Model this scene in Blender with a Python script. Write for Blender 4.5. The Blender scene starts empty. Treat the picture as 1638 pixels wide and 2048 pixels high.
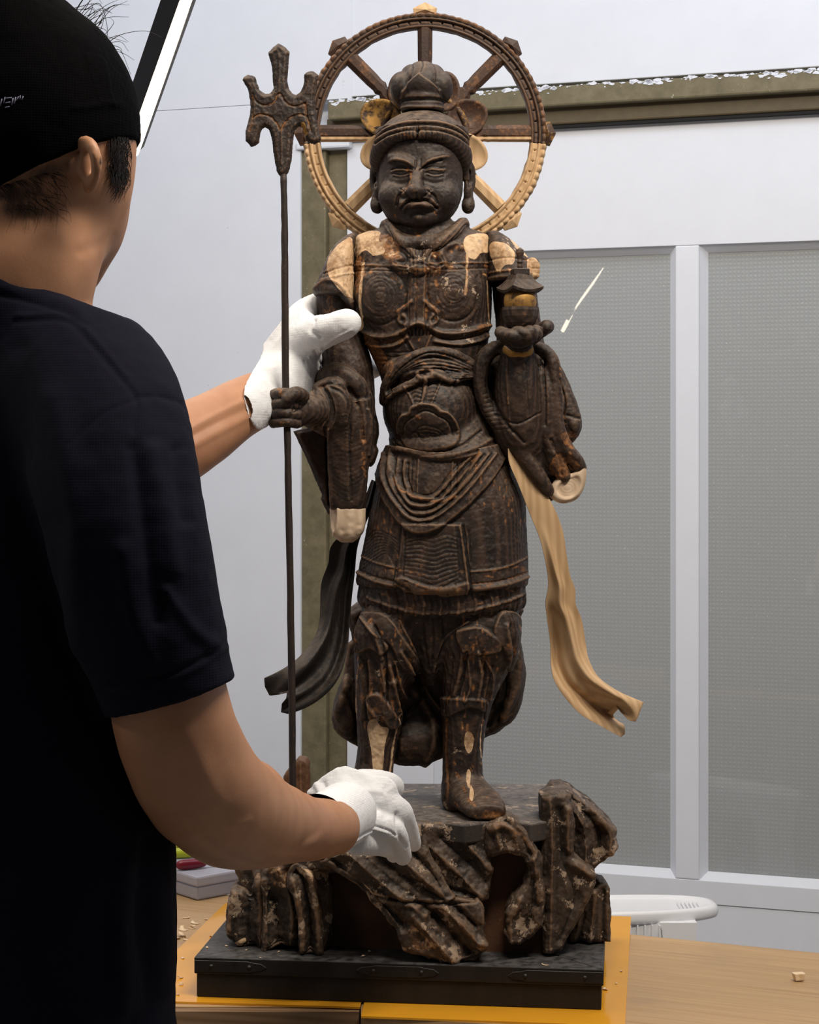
import bpy, math, random
import numpy as np
from mathutils import Vector
random.seed(4); RNG = np.random.default_rng(4)
C = bpy.context.scene.collection
SC = bpy.context.scene
# ---------------------------------------------------------------- camera, world, lights, exposure
F_PX, CX, HZ, CAMZ = 3800.0, 819.0, 900.0, 1.384        # focal length in pixels, centre column, horizon row, eye height
cd = bpy.data.cameras.new('camera'); cam = bpy.data.objects.new('camera', cd); C.objects.link(cam)
cam.location = (0, 0, CAMZ); cam.rotation_euler = (math.pi/2, 0, 0)
cd.sensor_fit = 'VERTICAL'; cd.sensor_height = 36.0; cd.lens = F_PX/2048*36
cd.shift_y = -(1024-HZ)/2048; cd.clip_start = 0.05
SC.camera = cam
SC.view_settings.view_transform = 'Standard'; SC.view_settings.look = 'None'
SC.view_settings.gamma = 1.0; SC.view_settings.use_curve_mapping = False
SC.view_settings.exposure = 0.0
w = bpy.data.worlds.new('world'); SC.world = w; w.use_nodes = True
w.node_tree.nodes['Background'].inputs[0].default_value = (0.62, 0.68, 0.85, 1)
w.node_tree.nodes['Background'].inputs[1].default_value = 0.035
def area(name, loc, target, sx, sy, power, col):
    l = bpy.data.lights.new(name, 'AREA'); l.shape = 'RECTANGLE'; l.size = sx; l.size_y = sy
    l.energy = power; l.color = col
    o = bpy.data.objects.new(name, l); C.objects.link(o); o.location = loc
    d = Vector(target) - Vector(loc); o.rotation_euler = d.to_track_quat('-Z', 'Y').to_euler(); return o
area('ceiling_lamp_front', (0.50, 1.35, 2.75), (0.02, 2.3, 1.15), 1.0, 0.16, 36, (1.0, 0.90, 0.77))
area('ceiling_lamp_left', (-0.75, 2.35, 2.75), (0.0, 2.35, 1.1), 0.3, 0.9, 14, (1.0, 0.88, 0.74))
area('wall_fill', (0.7, 2.75, 2.8), (0.5, 3.8, 1.1), 1.8, 0.4, 10, (0.84, 0.90, 1.0))  # added fill light that brightens the back wall, no fixture there
area('wall_fill_left', (-0.9, 3.2, 2.8), (-0.8, 4.2, 1.1), 1.0, 0.3, 5, (0.84, 0.90, 1.0))  # added fill light for the left part of the wall

# ---------------------------------------------------------------- helpers
def tag(o, label=None, cat=None, group=None, kind=None):
    if label: o['label'] = label
    if cat: o['category'] = cat
    if group: o['group'] = group
    if kind: o['kind'] = kind
    return o
def thing(name, label, cat, loc=(0, 0, 0), group=None):
    o = bpy.data.objects.new(name, None); C.objects.link(o); o.location = loc; o.empty_display_size = .05
    return tag(o, label, cat, group)
def P(px, py, Y):                                          # photograph pixel at distance Y -> world point
    return np.array([(px-CX)/F_PX*Y, Y, CAMZ-(py-HZ)/F_PX*Y])
def mesh_obj(name, V, Fc, mat, parent=None, smooth=True, cols=None, uv=None):
    """verts in world metres; the parent Empty is only translated"""
    V = np.asarray(V, dtype=np.float64)
    if parent is not None: V = V - np.array(parent_origin(parent))
    me = bpy.data.meshes.new(name)
    if isinstance(Fc, np.ndarray):
        n, k = Fc.shape
        me.vertices.add(len(V)); me.vertices.foreach_set('co', V.astype(np.float32).ravel())
        me.loops.add(n*k); me.loops.foreach_set('vertex_index', Fc.astype(np.int32).ravel())
        me.polygons.add(n); me.polygons.foreach_set('loop_start', np.arange(0, n*k, k, dtype=np.int32))
        me.polygons.foreach_set('loop_total', np.full(n, k, dtype=np.int32))
        me.update(calc_edges=True); me.validate()
    else:
        me.from_pydata([tuple(v) for v in V], [], Fc); me.update()
    me.polygons.foreach_set('use_smooth', np.full(len(me.polygons), smooth))
    if cols is not None and len(me.vertices) == len(cols):
        cols = np.array(cols, dtype=np.float32)
        if np.ptp(cols[:, 3]) == 0: cols[:, 3] = .5
        a = me.color_attributes.new('wear', 'FLOAT_COLOR', 'POINT'); a.data.foreach_set('color', np.asarray(cols, dtype=np.float32).ravel())
    if mat is not None: me.materials.append(mat)
    o = bpy.data.objects.new(name, me); C.objects.link(o)
    if parent is not None: o.parent = parent
    return o
def parent_origin(p):
    v = Vector((0, 0, 0))
    while p is not None: v += p.location; p = p.parent
    return v
# ---- volumes: signed distances on a grid, turned into a mesh with surface nets
class Vol:
    def __init__(s, lo, hi, step):
        s.lo = np.array(lo, float); s.h = step
        s.n = np.ceil((np.array(hi, float)-s.lo)/step).astype(int)+1
        s.ax = [(s.lo[i]+step*np.arange(s.n[i])).astype(np.float32) for i in range(3)]
        s.F = np.full(s.n, 50*step, np.float32)
    def sl(s, lo, hi):
        r = []
        for i in range(3):
            a = max(0, int(math.floor((lo[i]-s.lo[i])/s.h))); b = min(s.n[i], int(math.ceil((hi[i]-s.lo[i])/s.h))+1)
            if b <= a: return None, None
            r.append(slice(a, b))
        g = (s.ax[0][r[0]][:, None, None], s.ax[1][r[1]][None, :, None], s.ax[2][r[2]][None, None, :])
        return tuple(r), g
    def op(s, f, lo, hi, k=0.0, mode='add'):
        pad = max(k, 2*s.h)+s.h
        r, g = s.sl(np.array(lo)-pad, np.array(hi)+pad)
        if r is None: return
        d = f(*g).astype(np.float32); A = s.F[r]
        if mode == 'add':
            if k > 0:
                h = np.clip(.5+.5*(d-A)/k, 0, 1); s.F[r] = d*(1-h)+A*h-k*h*(1-h)
            else: s.F[r] = np.minimum(A, d)
        else:
            d = -d
            if k > 0:
                h = np.clip(.5-.5*(d-A)/k, 0, 1); s.F[r] = d*(1-h)+A*h+k*h*(1-h)
            else: s.F[r] = np.maximum(A, d)
    def ell(s, c, r, k=0.0, rot=None, mode='add'):
        c = np.array(c, float); r = np.array(r, float); m = r.max() if rot is not None else r
        R = np.eye(3) if rot is None else rotm(*rot)
        def f(x, y, z):
            x = x-c[0]; y = y-c[1]; z = z-c[2]
            q = [(R[0][i]*x+R[1][i]*y+R[2][i]*z)/r[i] for i in range(3)]
            L = np.sqrt(q[0]**2+q[1]**2+q[2]**2)
            L2 = np.sqrt((q[0]/r[0])**2+(q[1]/r[1])**2+(q[2]/r[2])**2)+1e-9
            return L*(L-1)/L2
        s.op(f, c-m, c+m, k, mode)
    def cap(s, a, b, ra, rb, k=0.0, mode='add', sq=None):
        a = np.array(a, float); b = np.array(b, float); ab = b-a; L = float(ab@ab)+1e-12
        R = max(ra, rb)
        def f(x, y, z):
            dx, dy, dz = x-a[0], y-a[1], z-a[2]
            t = np.clip((dx*ab[0]+dy*ab[1]+dz*ab[2])/L, 0, 1)
            ex, ey, ez = dx-t*ab[0], dy-t*ab[1], dz-t*ab[2]
            if sq is not None:
                u = ex*sq[0]+ey*sq[1]+ez*sq[2]; m = (1/sq[3]-1)*u
                ex, ey, ez = ex+m*sq[0], ey+m*sq[1], ez+m*sq[2]
            return np.sqrt(ex**2+ey**2+ez**2)-(ra+(rb-ra)*t)
        s.op(f, np.minimum(a, b)-R, np.maximum(a, b)+R, k, mode)
    def chain(s, pts, k=0.0, mode='add', kk=None, sq=None, n=5):
        """pts: (x,y,z,r); one limb of tapered capsules, catmull smoothed"""
        q = cat([list(p) for p in pts], n)
        for i in range(len(q)-1): s.cap(q[i][:3], q[i+1][:3], q[i][3], q[i+1][3], k if i == 0 or kk is None else kk, mode, sq)
    def box(s, c, hs, rnd, k=0.0, rot=None, mode='add'):
        c = np.array(c, float); hs = np.array(hs, float); R = np.eye(3) if rot is None else rotm(*rot)
        def f(x, y, z):
            x = x-c[0]; y = y-c[1]; z = z-c[2]
            q = [np.abs(R[0][i]*x+R[1][i]*y+R[2][i]*z)-hs[i]+rnd for i in range(3)]
            return np.sqrt(np.maximum(q[0], 0)**2+np.maximum(q[1], 0)**2+np.maximum(q[2], 0)**2)+np.minimum(np.maximum(np.maximum(q[0], q[1]), q[2]), 0)-rnd
        m = np.linalg.norm(hs) if rot is not None else hs
        s.op(f, c-m, c+m, k, mode)
    def loft(s, secs, k=0.0, mode='add', axis=1, e=2.0, mod=None):
        """secs: rows (t, c0, c1, r0, r1) along 'axis' (1 = down the picture); ellipse or superellipse sections"""
        S = np.array(cat([list(q) for q in secs], 6)); S = S[np.argsort(S[:, 0])]
        T = S[:, 0]; o = [i for i in range(3) if i != axis]
        def f(*g):
            t = g[axis]; i = lambda c: np.interp(t, T, S[:, c]).astype(np.float32)
            c0, c1, r0, r1 = i(1), i(2), i(3), i(4)
            u = (g[o[0]]-c0)/r0; v = (g[o[1]]-c1)/r1
            L = (np.abs(u)**e+np.abs(v)**e)**(1/e)
            if mod is not None: L = L/(1+mod(np.arctan2(v, u), t, T))
            d = (L-1)*np.minimum(r0, r1)
            return np.maximum(d, np.maximum(T[0]-t, t-T[-1]))
        lo = np.zeros(3); hi = np.zeros(3); lo[axis] = T[0]; hi[axis] = T[-1]
        for j in (0, 1): lo[o[j]] = (S[:, 1+j]-S[:, 3+j]*1.2).min(); hi[o[j]] = (S[:, 1+j]+S[:, 3+j]*1.2).max()
        s.op(f, lo, hi, k, mode)
    def slab(s, poly, d0, d1, bev=0.0, k=0.0, mode='add', front=None):
        """outline in the first two axes, thickness on the third; 'bev' chamfers towards the outline"""
        poly = np.array(poly, float); lo = np.r_[poly.min(0), min(d0, d1)]; hi = np.r_[poly.max(0), max(d0, d1)]
        cm, ht = (d0+d1)/2, abs(d1-d0)/2
        def f(x, y, z):
            sd = poly_sd(poly, x[:, :, 0]+0*y[:, :, 0], y[:, :, 0]+0*x[:, :, 0])[:, :, None]
            a = np.abs(z-cm)-ht
            d = np.maximum(sd, a)
            if bev: d = np.maximum(d, (sd+a+bev)*.7071)
            return d
        s.op(f, lo, hi, k, mode)
    def mesh(s):
        F = s.F; n = s.n; N = F < 0
        # active cells
        A = np.zeros(n-1, bool); cnt = np.zeros(n-1, np.int8)
        for i in (0, 1):
            for j in (0, 1):
                for k in (0, 1): cnt += N[i:n[0]-1+i, j:n[1]-1+j, k:n[2]-1+k]
        A = (cnt > 0) & (cnt < 8)
        I = np.argwhere(A); idx = np.full(n-1, -1, np.int32); idx[A] = np.arange(len(I))
        co = [(i, j, k) for i in (0, 1) for j in (0, 1) for k in (0, 1)]
        val = np.stack([F[I[:, 0]+c[0], I[:, 1]+c[1], I[:, 2]+c[2]] for c in co], 1)
        acc = np.zeros((len(I), 3)); num = np.zeros(len(I))
        for a in range(8):
            for b in range(a+1, 8):
                ca, cb = np.array(co[a]), np.array(co[b])
                if np.abs(ca-cb).sum() != 1: continue
                va, vb = val[:, a], val[:, b]; m = (va < 0) != (vb < 0)
                t = np.where(m, va/(va-vb+1e-12*(va == vb)), 0)
                p = ca+(cb-ca)*t[:, None]; acc[m] += p[m]; num[m] += 1
        V = s.lo+(I+acc/num[:, None])*s.h
        Q = []
        for ax in range(3):
            o = [i for i in range(3) if i != ax]
            sa = [slice(1, n[i]-1) for i in range(3)]; sa[ax] = slice(0, n[ax]-1)
            sb = list(sa); sb[ax] = slice(1, n[ax])
            a, b = N[tuple(sa)], N[tuple(sb)]
            for flip, m in ((0, a & ~b), (1, ~a & b)):
                E = np.argwhere(m); 
                if len(E) == 0: continue
                for i in o: E[:, i] += 1
                d = []
                for (u, v) in ((0, 0), (1, 0), (1, 1), (0, 1)):
                    c = E.copy(); c[:, o[0]] -= u; c[:, o[1]] -= v; d.append(idx[c[:, 0], c[:, 1], c[:, 2]])
                q = np.stack(d, 1)
                if flip ^ (ax == 1): q = q[:, ::-1]
                Q.append(q)
        return V, np.concatenate(Q)
def rotm(rx, ry, rz):
    rx, ry, rz = [math.radians(v) for v in (rx, ry, rz)]
    a = np.array([[1, 0, 0], [0, math.cos(rx), -math.sin(rx)], [0, math.sin(rx), math.cos(rx)]])
    b = np.array([[math.cos(ry), 0, math.sin(ry)], [0, 1, 0], [-math.sin(ry), 0, math.cos(ry)]])
    c = np.array([[math.cos(rz), -math.sin(rz), 0], [math.sin(rz), math.cos(rz), 0], [0, 0, 1]])
    return c@b@a
def cat(pts, n=6, closed=False):
    p = [np.array(q, float) for q in pts]
    if len(p) < 3 and not closed:
        return [p[0]+(p[-1]-p[0])*t for t in np.linspace(0, 1, n+1)]
    out = []; m = len(p)
    for i in range(m if closed else m-1):
        a = p[(i-1) % m] if closed or i > 0 else 2*p[0]-p[1]; b = p[i]; c = p[(i+1) % m]
        d = p[(i+2) % m] if closed or i+2 < m else 2*p[-1]-p[-2]
        for t in np.arange(n)/n: out.append(.5*(2*b+(c-a)*t+(2*a-5*b+4*c-d)*t*t+(3*b-a-3*c+d)*t**3))
    if not closed: out.append(p[-1])
    return out
def poly_sd(poly, x, y):
    p = np.asarray(poly, float); d = np.full(np.broadcast(x, y).shape, 1e12); ins = np.zeros(d.shape, bool)
    for i in range(len(p)):
        a, b = p[i], p[(i+1) % len(p)]; e = b-a; L = e@e+1e-12
        wx, wy = x-a[0], y-a[1]; t = np.clip((wx*e[0]+wy*e[1])/L, 0, 1)
        d = np.minimum(d, (wx-t*e[0])**2+(wy-t*e[1])**2)
        c = ((a[1] > y) != (b[1] > y)) & (x < (b[0]-a[0])*(y-a[1])/(b[1]-a[1]+1e-12)+a[0]); ins ^= c
    return np.where(ins, -1, 1)*np.sqrt(d)
def line_d(pl, x, y):
    d = np.full(x.shape, 1e12); T = np.zeros(x.shape); m = len(pl)-1
    for i in range(m):
        a, b = np.array(pl[i][:2]), np.array(pl[i+1][:2]); e = b-a; L = e@e+1e-12
        wx, wy = x-a[0], y-a[1]; t = np.clip((wx*e[0]+wy*e[1])/L, 0, 1)
        q = (wx-t*e[0])**2+(wy-t*e[1])**2; c = q < d; d[c] = q[c]; T[c] = (i+t[c])/m
    return np.sqrt(d), T
def normals(V, Q):
    n = np.cross(V[Q[:, 2]]-V[Q[:, 0]], V[Q[:, 3 if Q.shape[1] == 4 else 1]]-V[Q[:, 1 if Q.shape[1] == 4 else 0]])
    N = np.zeros_like(V)
    for i in range(Q.shape[1]):
        for c in range(3): N[:, c] += np.bincount(Q[:, i], n[:, c], len(V))
    return N/(np.linalg.norm(N, axis=1)[:, None]+1e-12)
def relax(V, Q, it=1, lam=.5):
    E = np.concatenate([Q[:, [i, (i+1) % Q.shape[1]]] for i in range(Q.shape[1])])
    deg = np.bincount(E[:, 0], minlength=len(V))+np.bincount(E[:, 1], minlength=len(V))
    for _ in range(it):
        S = np.zeros_like(V)
        for c in range(3): S[:, c] = np.bincount(E[:, 0], V[E[:, 1], c], len(V))+np.bincount(E[:, 1], V[E[:, 0], c], len(V))
        V = V+lam*(S/deg[:, None]-V)
    return V
# ---- carving on a finished surface. Axes: x right, y down, d towards the viewer
class Carve:
    def __init__(s, V, Q, sm=1):
        s.V = relax(V, Q, sm) if sm else V.copy(); s.Q = Q; s.N = normals(s.V, Q)
        s.col = np.zeros((len(V), 4)); s.col[:, 3] = 1; s.base = s.V.copy()
    def flipcheck(s):
        c = s.V.mean(0)
        if ((s.V-c)*s.N).sum() < 0: s.N = -s.N; s.Q = s.Q[:, ::-1]
    def sel(s, pts, w, face):
        p = np.array([q[:2] for q in pts]); lo, hi = p.min(0)-w, p.max(0)+w; B = s.base
        m = (B[:, 0] > lo[0]) & (B[:, 0] < hi[0]) & (B[:, 1] > lo[1]) & (B[:, 1] < hi[1])
        if face is not None: m &= (s.N[:, 2]*face > -.15)
        return np.flatnonzero(m)
    def fw(s, i, face):
        return 1.0 if face is None else np.clip((s.N[i, 2]*face+.15)*3, 0, 1)
    def line(s, pts, w, h, n=5, face=1, taper=0, rub=0, pale=0, gold=0, push=None, sharp=0):
        """ridge (h>0) or groove (h<0) along a smooth line"""
        pl = cat(pts, n) if n > 1 else pts
        i = s.sel(pl, w*2.4, face)
        if len(i) == 0: return s
        d, t = line_d(pl, s.base[i, 0], s.base[i, 1])
        a = (np.clip(1-d/(w*2), 0, 1)**1.3 if sharp else np.exp(-(d/w)**2))*s.fw(i, face)
        if taper: a = a*np.clip(np.minimum(t, 1-t)/taper, 0, 1)**.7
        if push is None: s.V[i] += s.N[i]*(h*a)[:, None]
        else: s.V[i] += np.array(push)*(h*a)[:, None]
        e = np.exp(-(d/(w*1.3))**2)*s.fw(i, face)
        for c, v in ((0, rub), (1, pale), (2, gold)):
            if v: s.col[i, c] = np.maximum(s.col[i, c], e*v)
        return s
    def area(s, poly, h, e=4, n=4, face=1, rub=0, pale=0, gold=0, dome=0, ce=None, smooth=True):
        """raise (or sink) the inside of an outline, with an edge e wide; dome swells the middle"""
        pl = cat(poly, n, True) if smooth else poly
        i = s.sel(pl, e*2, face)
        if len(i) == 0: return s
        sd = poly_sd(pl, s.base[i, 0], s.base[i, 1]); f = s.fw(i, face)
        t = np.clip(.5-sd/(2*e), 0, 1); a = t*t*(3-2*t)
        dis = h*a
        if dome:
            R = max(1, (-sd).max()); q = np.clip(-sd/R, 0, 1); dis = dis+dome*np.sqrt(1-(1-q)**2)
        s.V[i] += s.N[i]*(dis*f)[:, None]
        cc = np.clip(.5-sd/(2*(ce or 1.5)), 0, 1)*f
        for c, v in ((0, rub), (1, pale), (2, gold)):
            if v: s.col[i, c] = np.maximum(s.col[i, c], cc*v)
        return s
    def bump(s, c, r, h, face=1, p=2):
        i = s.sel([(c[0]-r[0], c[1]-r[1]), (c[0]+r[0], c[1]+r[1])], 2, face)
        q = np.sqrt(((s.base[i, 0]-c[0])/r[0])**2+((s.base[i, 1]-c[1])/r[1])**2)
        a = np.clip(1-q**p, 0, 1)**(.75)*s.fw(i, face) if p > 2 else np.clip(1-q, 0, 1)**2*(1+2*q)*s.fw(i, face)
        s.V[i] += s.N[i]*(h*a)[:, None]; return s
    def rough(s, amp, freq, seed=0, oct=2):
        s.N2 = normals(s.V, s.Q)*np.sign((normals(s.V, s.Q)*s.N).sum())
        s.V += s.N2*(noise3(s.V*freq, seed, oct)*amp)[:, None]; return s
_perm = np.random.default_rng(7).random((32, 32, 32))
def noise3(p, seed=0, oct=2):
    out = np.zeros(len(p)); amp = 1.0
    for o in range(oct):
        q = p*(2**o)+seed*7.13+o*3.7; i = np.floor(q).astype(int); f = q-i; f = f*f*(3-2*f); r = 0
        for dx in (0, 1):
            for dy in (0, 1):
                for dz in (0, 1):
                    wgt = (f[:, 0] if dx else 1-f[:, 0])*(f[:, 1] if dy else 1-f[:, 1])*(f[:, 2] if dz else 1-f[:, 2])
                    r = r+wgt*_perm[(i[:, 0]+dx) % 32, (i[:, 1]+dy) % 32, (i[:, 2]+dz) % 32]
        out += amp*(r*2-1); amp *= .5
    return out
class Frame:
    """orthogonal carving frame at distance Y: (x, y, d) in picture-sized units -> metres"""
    def __init__(s, Y): s.Y = Y; s.s = Y/F_PX
    def __call__(s, V):
        V = np.atleast_2d(V); return np.stack([(V[:, 0]-CX)*s.s, s.Y-V[:, 2]*s.s, CAMZ-(V[:, 1]-HZ)*s.s], 1)
def orient(V, Q):
    """make faces point outwards (signed volume in world axes)"""
    a, b, c = V[Q[:, 0]], V[Q[:, 1]], V[Q[:, 2]]
    vol = np.einsum('ij,ij->i', a-V.mean(0), np.cross(b-V.mean(0), c-V.mean(0))).sum()
    return Q if vol > 0 else Q[:, ::-1]
def curv(V, Q, N, h, it=4):
    """edges and hollows of the carving: .5 flat, 1 sharp edge, 0 deep crease"""
    return np.clip(.5+.85*((V-relax(V, Q, it))*N).sum(1)/h, 0, 1)
def put(name, cv, fr, mat, parent, **kw):
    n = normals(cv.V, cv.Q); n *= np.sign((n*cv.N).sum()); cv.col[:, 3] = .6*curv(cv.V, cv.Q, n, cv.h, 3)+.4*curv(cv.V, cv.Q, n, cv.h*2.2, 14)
    W = fr(cv.V); return mesh_obj(name, W, orient(W, cv.Q), mat, parent, cols=cv.col, **kw)
def carve(vol, sm=1):
    V, Q = vol.mesh(); c = Carve(V, Q, sm); c.flipcheck(); c.h = vol.h; return c
# ---- swept strips and tubes (world or frame units)
def sweep(path, prof_fn, nu, closed_ends=True, up=(0, 0, 1)):
    """path (n,3); prof_fn(i, t) -> (nu,2) section in (side, up) axes"""
    p = np.array(path, float); n = len(p); T = np.gradient(p, axis=0); T /= np.linalg.norm(T, axis=1)[:, None]
    V = []; u = np.array(up, float)
    for i in range(n):
        s = np.cross(T[i], u); s /= np.linalg.norm(s)+1e-9; v = np.cross(s, T[i])
        q = prof_fn(i, i/(n-1)); V.append(p[i]+q[:, :1]*s+q[:, 1:2]*v)
    V = np.concatenate(V); Q = []
    for i in range(n-1):
        for j in range(nu):
            a = i*nu+j; b = i*nu+(j+1) % nu; Q.append((a, b, b+nu, a+nu))
    if closed_ends:
        Q.append(tuple(range(nu))[::-1]); Q.append(tuple((n-1)*nu+j for j in range(nu)))
    return V, Q
def circ(r, nu=12, r2=None):
    a = np.linspace(0, 2*math.pi, nu, endpoint=False); return np.stack([np.cos(a)*r, np.sin(a)*(r2 or r)], 1)
def tube(pts, r, nu=10, n=5):
    path = cat(pts, n) if n > 1 else [np.array(q, float) for q in pts]
    if len(path[0]) > 3: rr = [q[3] for q in path]; path = [q[:3] for q in path]
    else: rr = [r]*len(path)
    d = np.array(path[-1])-np.array(path[0]); up = (0, 0, 1) if abs(d[2]) < .7*np.linalg.norm(d) else (0, 1, 0)
    return sweep(path, lambda i, t: circ(rr[i], nu), nu, up=up)
def boxv(c, hs, rz=0, bev=0.0):
    """box with optional bevelled edges"""
    c = np.array(c, float); h = np.array(hs, float); b = min(bev, min(h)*.9)
    if b <= 0:
        V = np.array([(x, y, z) for x in (-1, 1) for y in (-1, 1) for z in (-1, 1)])*h
        Q = [(0, 1, 3, 2), (4, 6, 7, 5), (0, 4, 5, 1), (2, 3, 7, 6), (0, 2, 6, 4), (1, 5, 7, 3)]
    else:
        import bmesh
        bm = bmesh.new(); bmesh.ops.create_cube(bm, size=2)
        for v in bm.verts: v.co = Vector((v.co.x*h[0], v.co.y*h[1], v.co.z*h[2]))
        bmesh.ops.bevel(bm, geom=bm.edges[:], offset=b, segments=2, affect='EDGES', profile=.5)
        bm.verts.index_update(); V = np.array([v.co[:] for v in bm.verts]); Q = [tuple(v.index for v in f.verts) for f in bm.faces]; bm.free()
    a = math.radians(rz); R = np.array([[math.cos(a), -math.sin(a), 0], [math.sin(a), math.cos(a), 0], [0, 0, 1]])
    return V@R.T+c, Q
def join(parts):
    V = []; Q = []; o = 0
    for v, q in parts:
        V.append(np.asarray(v)); Q += [tuple(int(i)+o for i in f) for f in q]; o += len(v)
    return np.concatenate(V), Q
# ---------------------------------------------------------------- materials
class NT:
    def __init__(s, name):
        s.m = bpy.data.materials.new(name); s.m.use_nodes = True; s.t = s.m.node_tree; s.n = s.t.nodes; s.l = s.t.links
        s.b = s.n['Principled BSDF']; s.tc = s.n.new('ShaderNodeTexCoord')
    def new(s, ty, ins=None, **kw):
        n = s.n.new('ShaderNode'+ty)
        for k, v in kw.items(): setattr(n, k, v)
        for k, v in (ins or {}).items(): s.set(n, k, v)
        return n
    def set(s, n, k, v):
        i = n.inputs[k]
        if isinstance(v, bpy.types.NodeSocket): s.l.new(v, i)
        elif isinstance(v, bpy.types.Node): s.l.new(v.outputs[0], i)
        else:
            if isinstance(v, tuple) and len(v) == 3 and i.type == 'RGBA': v = v+(1,)
            i.default_value = v
    def map(s, sc=(1, 1, 1), rot=(0, 0, 0), loc=(0, 0, 0)):
        return s.new('Mapping', {'Vector': s.tc.outputs['Object'], 'Scale': sc, 'Rotation': rot, 'Location': loc}).outputs[0]
    def noise(s, sc, det=4, rough=.55, vec=None, dist=0):
        return s.new('TexNoise', {'Vector': vec or s.tc.outputs['Object'], 'Scale': sc, 'Detail': det, 'Roughness': rough, 'Distortion': dist}).outputs[0]
    def ramp(s, f, a, b, c0=(0, 0, 0), c1=(1, 1, 1)):
        r = s.new('ValToRGB'); r.color_ramp.elements[0].position = a; r.color_ramp.elements[1].position = b
        r.color_ramp.elements[0].color = c0+(1,); r.color_ramp.elements[1].color = c1+(1,); s.l.new(f, r.inputs[0]); return r.outputs[0]
    def mix(s, f, a, b, ty='MIX'):
        n = s.new('Mix', data_type='RGBA', blend_type=ty); s.set(n, 0, f); s.set(n, 6, a); s.set(n, 7, b); return n.outputs[2]
    def math(s, op, a, b=0.0, c=0.0):
        n = s.new('Math', operation=op); s.set(n, 0, a); s.set(n, 1, b)
        if op in ('MULTIPLY_ADD',): s.set(n, 2, c)
        n.use_clamp = False; return n.outputs[0]
    def bump(s, h, st=.3, dist=.001, nrm=None):
        d = {'Height': h, 'Strength': st, 'Distance': dist}
        if nrm is not None: d['Normal'] = nrm
        return s.new('Bump', d).outputs[0]
    def out(s, col=None, rough=.5, metal=0.0, nrm=None, spec=None, **kw):
        if col is not None: s.set(s.b, 'Base Color', col)
        s.set(s.b, 'Roughness', rough); s.set(s.b, 'Metallic', metal)
        if nrm is not None: s.set(s.b, 'Normal', nrm)
        if spec is not None: s.set(s.b, 'Specular IOR Level', spec)
        for k, v in kw.items(): s.set(s.b, k, v)
        return s.m
def wear(t):
    a = t.new('Attribute', attribute_name='wear'); t.edge = a.outputs['Alpha']; s = t.new('SeparateColor', {'Color': a.outputs['Color']})
    return s.outputs[0], s.outputs[1], s.outputs[2]
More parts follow.
